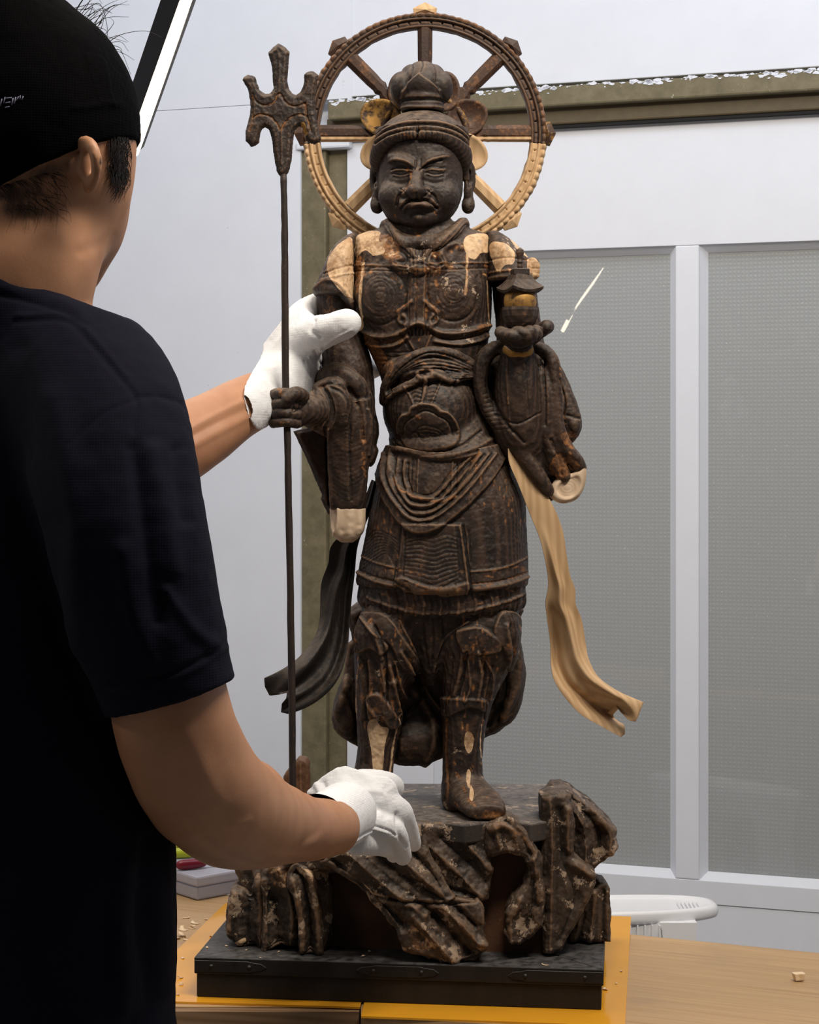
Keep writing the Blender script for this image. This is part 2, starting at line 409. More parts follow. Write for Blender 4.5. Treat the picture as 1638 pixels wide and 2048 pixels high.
def mat_lacquer(name, dark=(.010, .006, .005), mid=(.037, .019, .012), rubc=(.36, .155, .05), rub0=.0, dust=.5, grain=1.0, pale0=0.0, flake=.0, gold0=0.0, speck=.25, edge=.52, dustc=(.21, .155, .115)):
    """old dark lacquered wood: dust on ledges, orange rubbed spots, bare pale wood, remains of gold leaf"""
    t = NT(name); R, G, B = wear(t)
    n1 = t.noise(14, 5, .6); n2 = t.noise(90, 4, .65); n3 = t.noise(240, 3, .6)
    # annual rings: cylinders of the log cut by the carved surface
    wv = t.new('TexWave', {'Vector': t.map((1, 1, .10)), 'Scale': 62.0, 'Distortion': 5.0, 'Detail': 2.0, 'Detail Scale': .55, 'Detail Roughness': .4}, wave_type='BANDS', bands_direction='Y')
    ring = wv.outputs[1] if len(wv.outputs) > 1 else wv.outputs[0]
    c = t.mix(t.ramp(n1, .38, .68), dark, mid)
    c = t.mix(t.math('MULTIPLY', t.ramp(ring, .35, .95), .42*grain), c, (.085, .048, .030))
    # dust that has settled on upward faces
    g = t.new('NewGeometry'); nz = t.new('SeparateXYZ', {'Vector': g.outputs['Normal']}).outputs[2]
    du = t.math('MULTIPLY', t.ramp(nz, .05, .85), t.ramp(n2, .30, .62))
    c = t.mix(t.math('MULTIPLY', du, dust), c, dustc)
    c = t.mix(t.math('MULTIPLY', t.ramp(n3, .60, .72), speck), c, (.17, .11, .075))
    # polished edges, creases darkened almost to black
    eg = t.math('MULTIPLY', t.ramp(t.math('ADD', t.edge, t.math('MULTIPLY', t.math('SUBTRACT', n2, .5), .28)), .555, .76), edge)
    c = t.mix(eg, c, t.mix(n1, (.25, .155, .095), (.20, .105, .048)))
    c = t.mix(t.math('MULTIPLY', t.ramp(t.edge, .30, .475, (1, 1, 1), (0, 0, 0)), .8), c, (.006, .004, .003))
    # rubbed spots
    m = t.math('ADD', t.math('MULTIPLY', R, .34), rub0)
    m = t.math('ADD', m, t.math('ADD', t.math('MULTIPLY', n2, .50), t.math('ADD', t.math('MULTIPLY', n1, .34), t.math('MULTIPLY', n3, .22))))
    m = t.ramp(m, .66, .86)
    c = t.mix(t.math('MULTIPLY', m, .9), c, t.mix(t.ramp(n3, .35, .65), (.11, .045, .018), rubc))
    # bare pale wood with its own fine grain
    gr = t.noise(60, 3, .6, t.map((1, 1, .06)))
    pw = t.mix(t.ramp(gr, .3, .7), (.58, .37, .20), (.72, .52, .33))
    st = t.noise(30, 4, .65); pw = t.mix(t.math('MULTIPLY', t.ramp(t.math('ADD', st, t.math('MULTIPLY', n3, .3)), .62, .80), .75), pw, (.24, .12, .05))
    fl = t.ramp(t.math('ADD', t.math('MULTIPLY', G, .72), t.math('ADD', t.math('MULTIPLY', n2, .40), t.math('MULTIPLY', n1, .18))), .62, .66)
    c = t.mix(fl, c, pw)
    if flake:
        f2 = t.ramp(t.noise(38, 5, .72), .66-flake*.1, .68-flake*.1); c = t.mix(t.math('MULTIPLY', f2, .8), c, (.42, .31, .22))
    gm = t.ramp(t.math('ADD', t.math('ADD', B, gold0), t.math('MULTIPLY', n2, .9)), .82, .98)
    c = t.mix(gm, c, t.mix(n1, (.36, .17, .04), (.46, .30, .09)))
    h = t.math('ADD', t.math('MULTIPLY', t.math('MULTIPLY', ring, t.ramp(n1, .3, .6)), .8*grain), t.math('MULTIPLY', n2, .6))
    b1 = t.bump(h, .5, .0011); b2 = t.bump(n3, .55, .0007, b1)
    ro = t.mix(n2, (.42, .42, .42), (.78, .78, .78))
    return t.out(c, ro, t.math('MULTIPLY', gm, .55), b2, .42)
def mat_newwood(name, a=(.62, .38, .19), b=(.76, .52, .30), sc=70, vert=True, rough=.6):
    t = NT(name); mp = t.map((1, 1, .07) if vert else (.07, 1, 1))
    wv = t.new('TexWave', {'Vector': mp, 'Scale': sc, 'Distortion': 3.5, 'Detail': 2.0, 'Detail Scale': 1.0}, bands_direction='DIAGONAL').outputs[1]
    n = t.noise(26, 4, .6, mp)
    c = t.mix(t.ramp(t.math('ADD', t.math('MULTIPLY', wv, .35), t.math('MULTIPLY', n, .65)), .3, .7), a, b)
    return t.out(c, rough, 0, t.bump(wv, .15, .0005), .3)
def mat_plain(name, col, rough=.5, metal=0.0, nsc=60, var=.12, bst=.1, bd=.0005, spec=.5):
    t = NT(name); n = t.noise(nsc, 4, .6)
    c = t.mix(n, tuple(v*(1-var) for v in col), tuple(min(1, v*(1+var)) for v in col))
    return t.out(c, rough, metal, t.bump(n, bst, bd), spec)
def mat_table():
    t = NT('pine_table'); r = (0, 0, math.radians(22))
    m0 = t.map((1, 1, 1), r); mp = t.new('Mapping', {'Vector': m0, 'Scale': (.5, 7, 1)}).outputs[0]; mg = t.new('Mapping', {'Vector': m0, 'Scale': (1.6, 60, 1)}).outputs[0]
    wv = t.noise(3.2, 5, .62, mg)
    n = t.noise(6, 6, .7, mp); n2 = t.noise(5, 4, .6)
    c = t.mix(t.ramp(wv, .34, .62), (.36, .215, .10), (.51, .33, .165))
    c = t.mix(t.ramp(n, .35, .7), c, (.43, .28, .145))
    c = t.mix(t.math('MULTIPLY', t.ramp(n2, .52, .75), .45), c, (.28, .19, .12))
    return t.out(c, .45, 0, t.bump(wv, .12, .0006), .4)
def mat_wall(name, col, tex=1.0):
    t = NT(name); n = t.noise(9, 5, .6); n2 = t.noise(160, 3, .6, t.map((1, 1, .4)))
    c = t.mix(t.ramp(n, .3, .8), col, tuple(v*.94 for v in col))
    sp = t.ramp(t.noise(46, 2, .5), .765, .78); c = t.mix(t.math('MULTIPLY', sp, .35), c, (.45, .42, .38))
    return t.out(c, .6, 0, t.bump(t.math('ADD', n2, n), .12*tex, .0012), .3)
def mat_oldbeam():
    t = NT('olive_beam'); n = t.noise(30, 5, .7, t.map((1, 1, 1))); n2 = t.noise(150, 3, .6)
    c = t.mix(t.ramp(n, .35, .7), (.125, .108, .062), (.20, .172, .105))
    c = t.mix(t.math('MULTIPLY', t.ramp(n2, .70, .74), .7), c, (.5, .48, .4))
    return t.out(c, .55, 0, t.bump(n, .2, .001), .35)
def mat_glass():
    """woven-pattern frosted pane: real relief in the glass, opaque grey base colour"""
    t = NT('patterned_glass')
    mp = t.map((1, 1, 1), (0, 0, math.radians(19)))
    a = t.new('TexWave', {'Vector': mp, 'Scale': 39.0, 'Distortion': .6, 'Detail': 1.0}, bands_direction='X').outputs[1]
    b = t.new('TexWave', {'Vector': mp, 'Scale': 39.0, 'Distortion': .6, 'Detail': 1.0}, bands_direction='Z').outputs[1]
    h = t.math('MULTIPLY', a, b)
    n = t.noise(30, 3, .6)
    vo = t.new('TexVoronoi', {'Vector': t.tc.outputs['Object'], 'Scale': 48.0}, feature='F1').outputs[0]
    dots = t.ramp(vo, .045, .06, (1, 1, 1), (0, 0, 0))
    col = t.mix(t.math('MULTIPLY', t.ramp(h, .1, .9), .30), (.35, .372, .385), (.45, .478, .495))
    col = t.mix(t.math('MULTIPLY', dots, .55), col, (.7, .7, .69))
    return t.out(col, .30, 0, t.bump(h, .45, .0008, t.bump(n, .1, .002)), .5, **{'Coat Weight': 1.0, 'Coat Roughness': .012})
def mat_skin():
    t = NT('skin'); n = t.noise(22, 5, .6); n2 = t.noise(420, 3, .6); n3 = t.noise(7, 3, .5)
    c = t.mix(t.ramp(n, .3, .7), (.38, .185, .098), (.47, .245, .138))
    c = t.mix(t.math('MULTIPLY', t.ramp(n3, .45, .75), .35), c, (.42, .18, .12))
    A = t.new('Attribute', attribute_name='wear'); s = t.new('SeparateColor', {'Color': A.outputs['Color']})
    hair = t.ramp(t.math('ADD', s.outputs[0], t.math('MULTIPLY', t.noise(60, 4, .7, t.map((1, 1, .25), (.3, .5, .2))), .55)), .62, .95)
    c = t.mix(hair, c, (.018, .013, .011))
    return t.out(c, .5, 0, t.bump(n2, .16, .0006, t.bump(n, .1, .001)), .4, **{'Subsurface Weight': .08, 'Subsurface Radius': (.02, .008, .004), 'Subsurface Scale': .3})
def mat_cloth(name, col, rough=.85, sc=900, st=.35, sheen=.0, sp=.2):
    t = NT(name)
    a = t.new('TexWave', {'Vector': t.tc.outputs['Object'], 'Scale': sc/6.28, 'Distortion': 1.0}, bands_direction='X').outputs[1]
    b = t.new('TexWave', {'Vector': t.tc.outputs['Object'], 'Scale': sc/6.28, 'Distortion': 1.0}, bands_direction='Z').outputs[1]
    n = t.noise(40, 4, .6)
    c = t.mix(n, tuple(v*.88 for v in col), col)
    return t.out(c, rough, 0, t.bump(t.math('ADD', t.math('ADD', a, b), n), st, .0005), sp, **{'Sheen Weight': sheen})
M = dict(
    lacquer=mat_lacquer('dark_lacquered_wood', rub0=-.02),
    worn=mat_lacquer('worn_lacquered_wood', rub0=.045, flake=.35),
    face=mat_lacquer('face_lacquer', dark=(.015, .0095, .008), mid=(.034, .020, .015), rub0=-.06, dust=.45, grain=.10, edge=.5),
    rim=mat_lacquer('gilt_lacquer', dark=(.03, .014, .01), mid=(.075, .035, .018), rub0=.03, dust=.15, grain=.2, gold0=.09, edge=.28),
    black=mat_lacquer('black_lacquer', dark=(.0045, .004, .004), mid=(.008, .007, .0065), rub0=-.12, dust=.8, grain=.1, speck=.05, edge=.15, dustc=(.10, .095, .095)),
    ribbon=mat_lacquer('black_scarf_lacquer', dark=(.006, .005, .005), mid=(.013, .009, .008), rub0=-.14, dust=.3, grain=.3, speck=.1, edge=.15),
    rock=mat_lacquer('weathered_rock_carving', dark=(.018, .012, .009), mid=(.085, .056, .038), rub0=-.02, dust=.65, grain=.35, flake=.85),
    rockr=mat_lacquer('red_brown_block', dark=(.06, .026, .013), mid=(.13, .055, .025), rub0=.03, dust=.3, grain=.6, flake=.0),
    rocktop=mat_lacquer('dusty_board_top', dark=(.03, .025, .022), mid=(.06, .048, .042), rub0=-.08, dust=.9, grain=.3, flake=.75, dustc=(.19, .165, .15)),
    pale=mat_newwood('new_cypress', (.58, .40, .24), (.72, .53, .35)),
    pale2=mat_newwood('new_cypress_golden', (.46, .295, .155), (.58, .395, .225), 55),
    white_cyp=mat_newwood('pale_cypress', (.53, .39, .27), (.66, .51, .37), 40),
    table=mat_table(), beam_shaded=mat_plain('brown_shaded_groove', (.085, .062, .028), .55, nsc=40, var=.3), gap_shade=mat_plain('gap_shade_black', (.004, .004, .004), .8), wall=mat_wall('white_paint', (.735, .775, .865)), beam=mat_oldbeam(), glass=mat_glass(), skin=mat_skin(),
    frame=mat_plain('white_frame_paint', (.745, .78, .86), .45, nsc=20, var=.04),
    shirt=mat_cloth('navy_cotton', (.0042, .0046, .0125), sheen=.0, st=.12, sp=.12), cap=mat_cloth('black_knit', (.0012, .0012, .0016), sc=900, st=.2, sp=.03),
    glove=mat_cloth('white_cotton_knit', (.82, .83, .86), sc=1500, st=.3), iron=mat_plain('dark_iron', (.045, .030, .026), .5, .3, 140, .5, .5),
    amber=mat_plain('amber_sheet', (.72, .33, .02), .12, nsc=8, var=.08, bst=.02, spec=.6),
    plastic=mat_plain('white_plastic', (.80, .81, .84), .35, nsc=10, var=.02),
    floor=mat_plain('grey_floor', (.30, .28, .26), .5), ceiling=mat_plain('white_ceiling', (.75, .75, .75), .7),
    hair=mat_plain('black_hair', (.012, .009, .008), .45), board=mat_newwood('brown_board', (.16, .095, .05), (.26, .16, .09), 60, False),
    black_metal=mat_plain('black_metal', (.012, .010, .010), .4, .4), yellow=mat_plain('yellow_plastic', (.55, .62, .03), .35),
    red=mat_plain('dark_red_plastic', (.22, .01, .03), .3), shaving=mat_newwood('wood_shaving', (.75, .55, .33), (.85, .68, .48)),
    seam=mat_plain('navy_seam', (.006, .007, .018), .9), print_=mat_plain('grey_thread', (.17, .17, .26), .8),
)
# ---------------------------------------------------------------- the room
A_W = math.radians(19); UW = np.array([math.cos(A_W), -math.sin(A_W), 0]); NW = np.array([-math.sin(A_W), -math.cos(A_W), 0])
W0 = P(1200, 900, 3.75); W0[2] = 0
def wu(px, off=0.0):                                     # wall coordinate met by a picture column, 'off' metres proud of the wall
    d = np.array([(px-CX)/F_PX, 1, 0]); t = (NW@(W0+NW*off))/(NW@d); return UW@(d*t-W0)
def wz(px, py, off=0.0):
    d = np.array([(px-CX)/F_PX, 1, 0]); t = (NW@(W0+NW*off))/(NW@d); return CAMZ-(py-HZ)/F_PX*t
def wbox(u0, u1, o0, o1, z0, z1, bev=0.002):
    c = W0+UW*(u0+u1)/2+NW*(o0+o1)/2; c[2] = (z0+z1)/2
    return boxv(c, ((u1-u0)/2, abs(o1-o0)/2, (z1-z0)/2), -19, bev)
def struct(name, parts, mat, parent=None, **k):
    V, Q = join(parts); o = mesh_obj(name, V, Q, mat, parent, smooth=False, **k)
    if parent is None: o['kind'] = 'structure'
    return o
struct('floor', [boxv((0, 1.5, -.01), (3.5, 4.5, .01))], M['floor'])
struct('ceiling', [boxv((0, 1.5, 2.96), (3.5, 4.5, .01))], M['ceiling'])
struct('wall_back', [wbox(-3.2, 3.2, -.12, -.03, 0, 2.95, 0)], M['wall'])
struct('wall_left', [boxv((-2.6, 1.0, 1.475), (.02, 4.2, 1.475))], M['wall'])
struct('wall_right', [boxv((2.9, 0.2, 1.475), (.02, 3.2, 1.475))], M['wall'])
uP = wu(601, .02)
zl = lambda px, py, o=.03: wz(px, py, o)
def chip(u, o, z, a, b):                                  # thin ragged flake of paint
    n = 9; q = [(u+a*math.cos(6.283*i/n)*random.uniform(.5, 1.15), z+b*math.sin(6.283*i/n)*random.uniform(.5, 1.15)) for i in range(n)]
    V = [W0+UW*x+NW*oo+np.array([0, 0, y]) for oo in (o, o+.0012) for x, y in q]
    return np.array(V), [tuple(range(n)), tuple(range(2*n-1, n-1, -1))]+[(i, i+n, (i+1) % n+n, (i+1) % n) for i in range(n)]
# plastered panel left of the post and the strip over the post
struct('trim_1', [wbox(-3.2, uP, -.03, .02, 0, zl(600, 202), .001)], M['wall'])
struct('trim_2', [wbox(-3.2, wu(700, .03), -.03, .0203, zl(600, 201.4), 2.95, .001), wbox(wu(590, .03), wu(697, .03), -.03, .028, zl(640, 297), zl(640, 281), .004)], M['wall'])
struct('trim_3', [wbox(wu(655, .02)-.0, 3.2, -.03, .018, zl(1000, 172), 2.95, .002)], M['wall'])
pst = tag(thing('wooden_post', 'old olive-brown painted wooden post behind the statue, flaking white paint along its edge', 'post', tuple(W0)), kind='structure')
V, Q = wbox(wu(602, .0), wu(656, .0), -.04, .012, 0, zl(640, 288), .004); mesh_obj('front_face', V, Q, M['beam'], pst, smooth=False)
V, Q = wbox(wu(654, .0), wu(694, .0), -.05, -.004, 0, zl(640, 288), .004); mesh_obj('side_face', V, Q, M['beam'], pst, smooth=False)
ltl = tag(thing('wooden_lintel', 'long olive-brown wooden beam with chipped white paint above the sliding door', 'beam', tuple(W0)), kind='structure')
V, Q = wbox(wu(655, .05), 3.2, -.03, .05, zl(1110, 212, .05), zl(1110, 171.5, .05), .004); mesh_obj('beam_face', V, Q, M['beam'], ltl, smooth=False)
V, Q = wbox(wu(655, .02), 3.2, -.03, .026, zl(1110, 249, .026), zl(1110, 210, .026), .003); mesh_obj('beam_groove', V, Q, M['beam_shaded'], ltl, smooth=False)  # brown wood, darkened further with the shade under the beam face
V, Q = wbox(wu(655, .02), 3.2, -.03, .0215, zl(1110, 254.5, .026), zl(1110, 249, .026), .0005); mesh_obj('rail_gap_shade', V, Q, M['gap_shade'], ltl, smooth=False)  # solid black strip, stands in for the shadow line below the beam
bits = []
for i in range(240):                                       # chips of white paint along the top of the beam
    u = wu(660, .05)+random.random()*1.15; zz = zl(1110, 171.5, .05)-abs(random.gauss(0, .004)); r = .0012+random.random()**2*.007
    bits.append(chip(u, .0497, zz, r*1.5, r*.6))
V, Q = join(bits); o = mesh_obj('paint_chips', V, Q, M['wall'], ltl, smooth=False); o['kind'] = 'stuff'; o['label'] = 'white chips of old paint'
bits = []
for i in range(90):
    zz = .45+random.random()*1.05; r = .002+random.random()*.005
    bits.append(chip(wu(602, .0)+r*.3, .0117, zz, r*.7, r*1.6))
V, Q = join(bits); o = mesh_obj('paint_chips', V, Q, M['wall'], pst, smooth=False); o['kind'] = 'stuff'; o['label'] = 'white chips of old paint'
# sliding door: stiles, rails, mullions, two patterned panes
dr = tag(bpy.data.objects.new('door_1', None), kind='structure'); C.objects.link(dr); dr.location = tuple(W0)
OD = .0; g0, g1, g2, g3 = wu(868, 0), wu(1351, 0), wu(1399, 0), wu(1399, 0)+(wu(1351, 0)-wu(868, 0))
zt, zb, ztop = wz(1200, 497), wz(1200, 1745), wz(1110, 254)
def dpart(name, *a, mat='frame'): V, Q = wbox(*a); return mesh_obj(name, V, Q, M[mat], dr, smooth=False)
dpart('stile', wu(695, 0), g0, -.03, .004, .02, ztop, .002)
dpart('stile', g3, g3+.12, -.03, .004, .02, ztop, .002)
dpart('top_rail', g0, g3, -.03, .0038, zt, ztop, .001)
dpart('bottom_rail', g0, g3, -.03, .0038, zb-.045, zb, .001)
dpart('lower_panel', g0, g3, -.03, .0015, .02, zb-.046, .001)
dpart('mullion', g1, g2, -.03, .004, zb, zt, .003)
for a, b in ((g0, g1), (g2, g3)):
    # bevelled moulding round the pane
    pr = []
    m = .014
    def quad(p): return [W0+UW*u+NW*o+np.array([0, 0, z]) for u, o, z in p]
    def wedge(u0, z0, u1, z1, u2, z2, u3, z3):            # outer edge proud, inner edge deep, closed behind
        f = quad([(u0, .002, z0), (u1, .002, z1), (u2, -.018, z2), (u3, -.018, z3)]); k = quad([(u0, -.026, z0), (u1, -.026, z1), (u2, -.026, z2), (u3, -.026, z3)])
        return np.array(f+k), [(0, 1, 2, 3), (7, 6, 5, 4), (0, 4, 5, 1), (1, 5, 6, 2), (2, 6, 7, 3), (3, 7, 4, 0)]
    e = .002
    pr.append(wedge(a-e, zt+e, b+e, zt+e, b-m, zt-m, a+m, zt-m)); pr.append(wedge(b+e, zb-e, a-e, zb-e, a+m, zb+m, b-m, zb+m))
    pr.append(wedge(a-e, zb-e, a-e, zt+e, a+m, zt-m, a+m, zb+m)); pr.append(wedge(b+e, zt+e, b+e, zb-e, b-m, zb+m, b-m, zt-m))
    V, Q = join(pr); mesh_obj('glazing_bead', V, Q, M['frame'], dr, smooth=False)
    V, Q = wbox(a+.002, b-.002, -.024, -.019, zb+.002, zt-.002, 0); mesh_obj('glass_pane', V, Q, M['glass'], dr, smooth=False)
# ---------------------------------------------------------------- work table
ZT = .75
def onT(px, py, z=ZT): Y = F_PX*(CAMZ-z)/(py-HZ); p = P(px, py, Y); p[2] = z; return p
def prism(pts, z0, z1):
    n = len(pts); V = [(p[0], p[1], z0) for p in pts]+[(p[0], p[1], z1) for p in pts]
    Q = [tuple(range(n)), tuple(range(2*n-1, n-1, -1))]+[(i, i+n, (i+1) % n+n, (i+1) % n) for i in range(n)]
    V = np.array(V, float); a = sum(V[i][0]*V[(i+1) % n][1]-V[(i+1) % n][0]*V[i][1] for i in range(n))
    if a > 0: Q = [q[::-1] for q in Q]
    return V, Q
tb = thing('work_table', 'pine work table with a plank top under the statue', 'table', (0, 2.2, 0))
B0, B1 = onT(1262, 1869), onT(1638, 1906); bd = (B1-B0)/np.linalg.norm(B1-B0)
bl = B0-bd*1.6; br = B0+bd*.9
fl0, fl1 = onT(-500, 2012), onT(719, 2014); fr0, fr1 = onT(722, 2034), onT(1250, 2062); fr2 = fr1+(fr1-fr0)*1.4
dirb = np.array([-bd[1], bd[0], 0])
V, Q = prism([bl, B0-bd*.34+0*dirb, fl1, fl0], ZT-.028, ZT); mesh_obj('plank', V, Q, M['table'], tb, smooth=False)
V, Q = prism([B0-bd*.3395, br, fr2, fr0, fl1+np.array([.0016, 0, 0])], ZT-.028, ZT); mesh_obj('plank', V, Q, M['table'], tb, smooth=False)
V, Q = prism([fl0-[0, .006, 0], fl1-[0, .006, 0], fl1+[0, .03, 0], fl0+[0, .03, 0]], ZT-.075, ZT-.0005-.028); mesh_obj('front_board', V, Q, M['board'], tb, smooth=False)
V, Q = prism([fl0-[0, .016, 0], fl1-[0, .016, 0], fl1-[0, .0005, 0], fl0-[0, .0005, 0]], ZT-.03, ZT-.001); mesh_obj('edge_strip', V, Q, M['board'], tb, smooth=False)
V, Q = prism([fr0-[-.001, .004, 0], fr2-[0, .004, 0], fr2+[0, .03, 0], fr0+[.002, .03, 0]], ZT-.075, ZT-.0285); mesh_obj('front_board', V, Q, M['board'], tb, smooth=False)
for p in (bl+[.12, -.1, 0], br+[-.1, -.15, 0], fl0+[.15, .08, 0], fr2+[-.1, .10, 0]):
    V, Q = boxv((p[0], p[1], (ZT-.028)/2), (.035, .035, (ZT-.028)/2), 0, .004); mesh_obj('leg', V, Q, M['table'], tb, smooth=False)
# amber sheets under the statue
ZA = ZT+.0025
a = [onT(451, 1806, ZA), onT(1262, 1833, ZA), onT(1250, 2060, ZA), onT(1250, 2052, ZA)]
mid_b = a[0]+(a[1]-a[0])*.40
la = [a[0], mid_b-[.001, 0, 0], onT(720, 2014, ZA), onT(250, 2000, ZA)]
ra = [mid_b, a[1], onT(1250, 2052, ZA), onT(722, 2032, ZA)]
for pts, nm in ((la, 'amber plastic sheet under the left half of the statue base'), (ra, 'amber plastic sheet under the right half of the statue base, beside the bare pine')):
    V, Q = prism(pts, ZT+.0002, ZA); o = mesh_obj('plastic_sheet', V, Q, M['amber'], None, smooth=False); tag(o, nm, 'sheet', None)
# ---------------------------------------------------------------- the statue
FS = Frame(2.26)
ST = thing('guardian_statue', 'dark carved wooden armoured guardian statue with new pale repair wood, standing on the rock pedestal', 'statue', (0.0, 2.26, .956))
def sec(y, L, R, c, d): return (y, (L+R)/2, c, (R-L)/2, d)
def secs(rows): return [sec(*r) for r in rows]

# ---- head
v = Vol((738, 268, -165), (958, 474, 95), 1.5)
v.loft([(262, 843, -48, 84, 84), (300, 843, -45, 85, 84), (345, 842, -42, 85, 84), (385, 841, -38, 84, 82), (415, 839, -34, 75, 76), (440, 837, -28, 56, 62), (456, 836, -24, 32, 42), (462, 836, -24, 16, 22)], e=2.25)
v.ell((843, 300, -60), (88, 70, 90), 10)
v.ell((837, 440, 20), (28, 17, 20), 14); v.ell((789, 395, 12), (32, 30, 28), 14); v.ell((885, 395, 12), (32, 30, 28), 14)
v.chain([(833, 336, 30, 10), (832, 360, 44, 11), (831, 385, 57, 13)], 7); v.ell((832, 389, 58), (19, 13, 17), 5)
v.ell((813, 391, 46), (13, 10.5, 13), 4); v.ell((852, 391, 46), (13, 10.5, 13), 4)
v.chain([(826, 336, 38, 7), (806, 324, 34, 8), (782, 318, 20, 7)], 8); v.chain([(842, 336, 38, 7), (862, 323, 34, 8), (892, 318, 18, 7)], 8)
v.ell((834, 414, 42), (36, 13, 14), 10)
for sx, ex in ((-1, 755), (1, 936)):                         # long ears with heavy lobes
    v.chain([(ex+sx*2, 318, -52, 8), (ex+sx*7, 335, -60, 9), (ex+sx*8, 358, -62, 8), (ex+sx*3, 380, -56, 8), (ex+sx*2, 402, -50, 12), (ex+sx*1, 410, -50, 11)], 3)
    v.chain([(ex, 325, -45, 7), (ex+sx*1, 350, -44, 6), (ex, 385, -45, 7)], 4)
    v.ell((ex+sx*4, 350, -40), (4, 20, 9), 3, mode='sub')
c = carve(v, 1)
for s_, xs in ((-1, 803), (1, 869)):
    c.bump((xs, 350), (27, 15), -6); c.bump((xs, 349), (20, 10), 6.5, p=3)
    c.line([(xs-19, 343+(s_ > 0)*3), (xs-8, 341), (xs+6, 342), (xs+19, 345-(s_ > 0)*5)], 2.0, -2.4)
    c.line([(xs-20, 347), (xs-8, 345), (xs+8, 346), (xs+20, 348-(s_ > 0)*4)], 1.6, 2.2)
    c.line([(xs-17, 351), (xs, 355), (xs+17, 351)], 1.6, -2.2); c.line([(xs-17, 355), (xs, 359.5), (xs+17, 355)], 2, 1.8)
    c.line([(xs-22, 366), (xs, 372), (xs+14, 368)], 4, -2)
c.line([(828, 342), (812, 330), (790, 324), (772, 328)], 3.2, 4.2, taper=.3); c.line([(840, 342), (858, 328), (880, 320), (902, 316)], 3.2, 4.2, taper=.3)
c.line([(829, 345), (812, 334), (792, 330)], 2.2, -3, rub=.5); c.line([(840, 347), (858, 334), (882, 326)], 2.2, -3.6)
c.line([(832, 328), (830, 342)], 2.4, -2.5); c.line([(841, 326), (841, 340)], 2.2, -2)
c.line([(822, 350), (820, 368), (812, 384)], 4, -1.5, rub=.95); c.line([(815, 345), (821, 356)], 3, -1, rub=1)
c.line([(808, 386), (797, 398), (792, 416)], 3.0, -4.5, rub=.7); c.line([(856, 388), (868, 398), (874, 412)], 3.0, -4.0, rub=.3)
c.line([(802, 384), (807, 392), (814, 398)], 2, -2.5, rub=.8); c.line([(862, 386), (857, 394), (850, 398)], 2, -2.5, rub=.4)
c.line([(803, 421), (814, 411), (826, 407), (838, 409), (850, 406), (862, 412), (874, 421)], 2.6, -6.0)
c.line([(806, 413), (818, 403), (836, 402), (856, 403), (870, 413)], 3, 3.2); c.line([(816, 419), (838, 415), (860, 419)], 4.5, 4.6, taper=.25)
c.line([(812, 428), (838, 425), (864, 428)], 3.6, -3); c.line([(832, 396), (834, 404)], 2, -1.5)
c.line([(800, 452), (838, 458), (878, 450)], 4, -3); c.bump((837, 440), (16, 10), 3)
for p in ((790, 434), (905, 436), (868, 428), (856, 290), (822, 378)): c.line([p, (p[0]+3, p[1]+4)], 2.5, -.5, rub=.9)
c.rough(.55, .11, 1).rough(.25, .33, 2)
put('head', c, FS, M['face'], ST)
# ---- hair cap, head band and rolled fringe
v = Vol((738, 196, -170), (962, 372, 90), 1.7)
v.ell((845, 282, -55), (94, 70, 100)); v.box((845, 330, -60), (130, 46, 150), 2, 2, (8, 0, 0), mode='sub')
v.chain([(834, 275, 42, 9), (812, 273, 38, 12), (788, 278, 24, 14), (766, 292, -2, 18), (756, 314, -34, 17), (757, 334, -52, 9)], 3)
v.chain([(836, 275, 42, 9), (858, 273, 39, 12), (884, 276, 28, 16), (910, 290, 2, 22), (924, 312, -24, 21), (926, 334, -38, 12), (934, 352, -44, 7)], 3)
v.loft([(250, 845, -55, 92, 98), (262, 845, -55, 95, 101), (270, 845, -55, 94, 101)], 4)
c = carve(v, 1)
bc = [(750, 271), (775, 259), (810, 252), (845, 250), (882, 252), (915, 260), (940, 273)]
c.line(bc, 3.2, 4); c.line([(x, y+7) for x, y in bc], 2, -3, rub=.3); c.line([(x, y+12) for x, y in bc], 2.6, 3)
c.line([(x, y-6) for x, y in bc], 1.6, -2, rub=.25); c.line([(x, y+17) for x, y in bc], 2, -4)
c.line([(835, 262), (834, 288)], 2.6, -7); c.line([(836, 245), (835, 262)], 2, -1.5, rub=.7); c.line([(840, 264), (848, 280)], 3, .5, rub=.8); c.line([(810, 277), (824, 283)], 3, 0, rub=.9)
for k in range(5): c.line([(800+k*7, 264), (797+k*7, 275), (800+k*7, 286)], 1.2, -1.3)
for k in range(5): c.line([(850+k*10, 264), (852+k*11, 276), (850+k*11, 288)], 1.2, -1.3)
for k in range(9): c.line([(795+k*4, 222+abs(k-4)*2), (770+k*6, 240)], 1.2, -.8)
c.rough(.5, .12, 3)
put('hair', c, FS, M['lacquer'], ST)
v = Vol((768, 98, -125), (915, 222, 20), 1.7)
v.ell((846, 158, -52), (45, 46, 46)); v.ell((805, 165, -54), (25, 33, 36), 5); v.ell((884, 165, -54), (23, 33, 36), 5)
v.ell((826, 140, -70), (26, 26, 30), 4); v.ell((866, 140, -70), (26, 26, 30), 4); v.loft([(180, 845, -52, 40, 40), (192, 845, -52, 43, 42), (214, 845, -54, 43, 44)], 3)
c = carve(v, 1)
c.area([(838, 146), (818, 161), (803, 178), (800, 191), (845, 193), (884, 191), (880, 176), (860, 161)], 4.2, 2.2, 1, rub=.0, smooth=False)
c.line([(838, 146), (818, 161), (803, 180)], 1.6, 1.4, 1, rub=.2); c.line([(838, 146), (860, 161), (882, 178)], 1.6, 1.4, 1)
c.line([(798, 195), (845, 198), (892, 195)], 2, -3, rub=.2); c.line([(800, 208), (845, 211), (890, 208)], 2.5, 2.5)
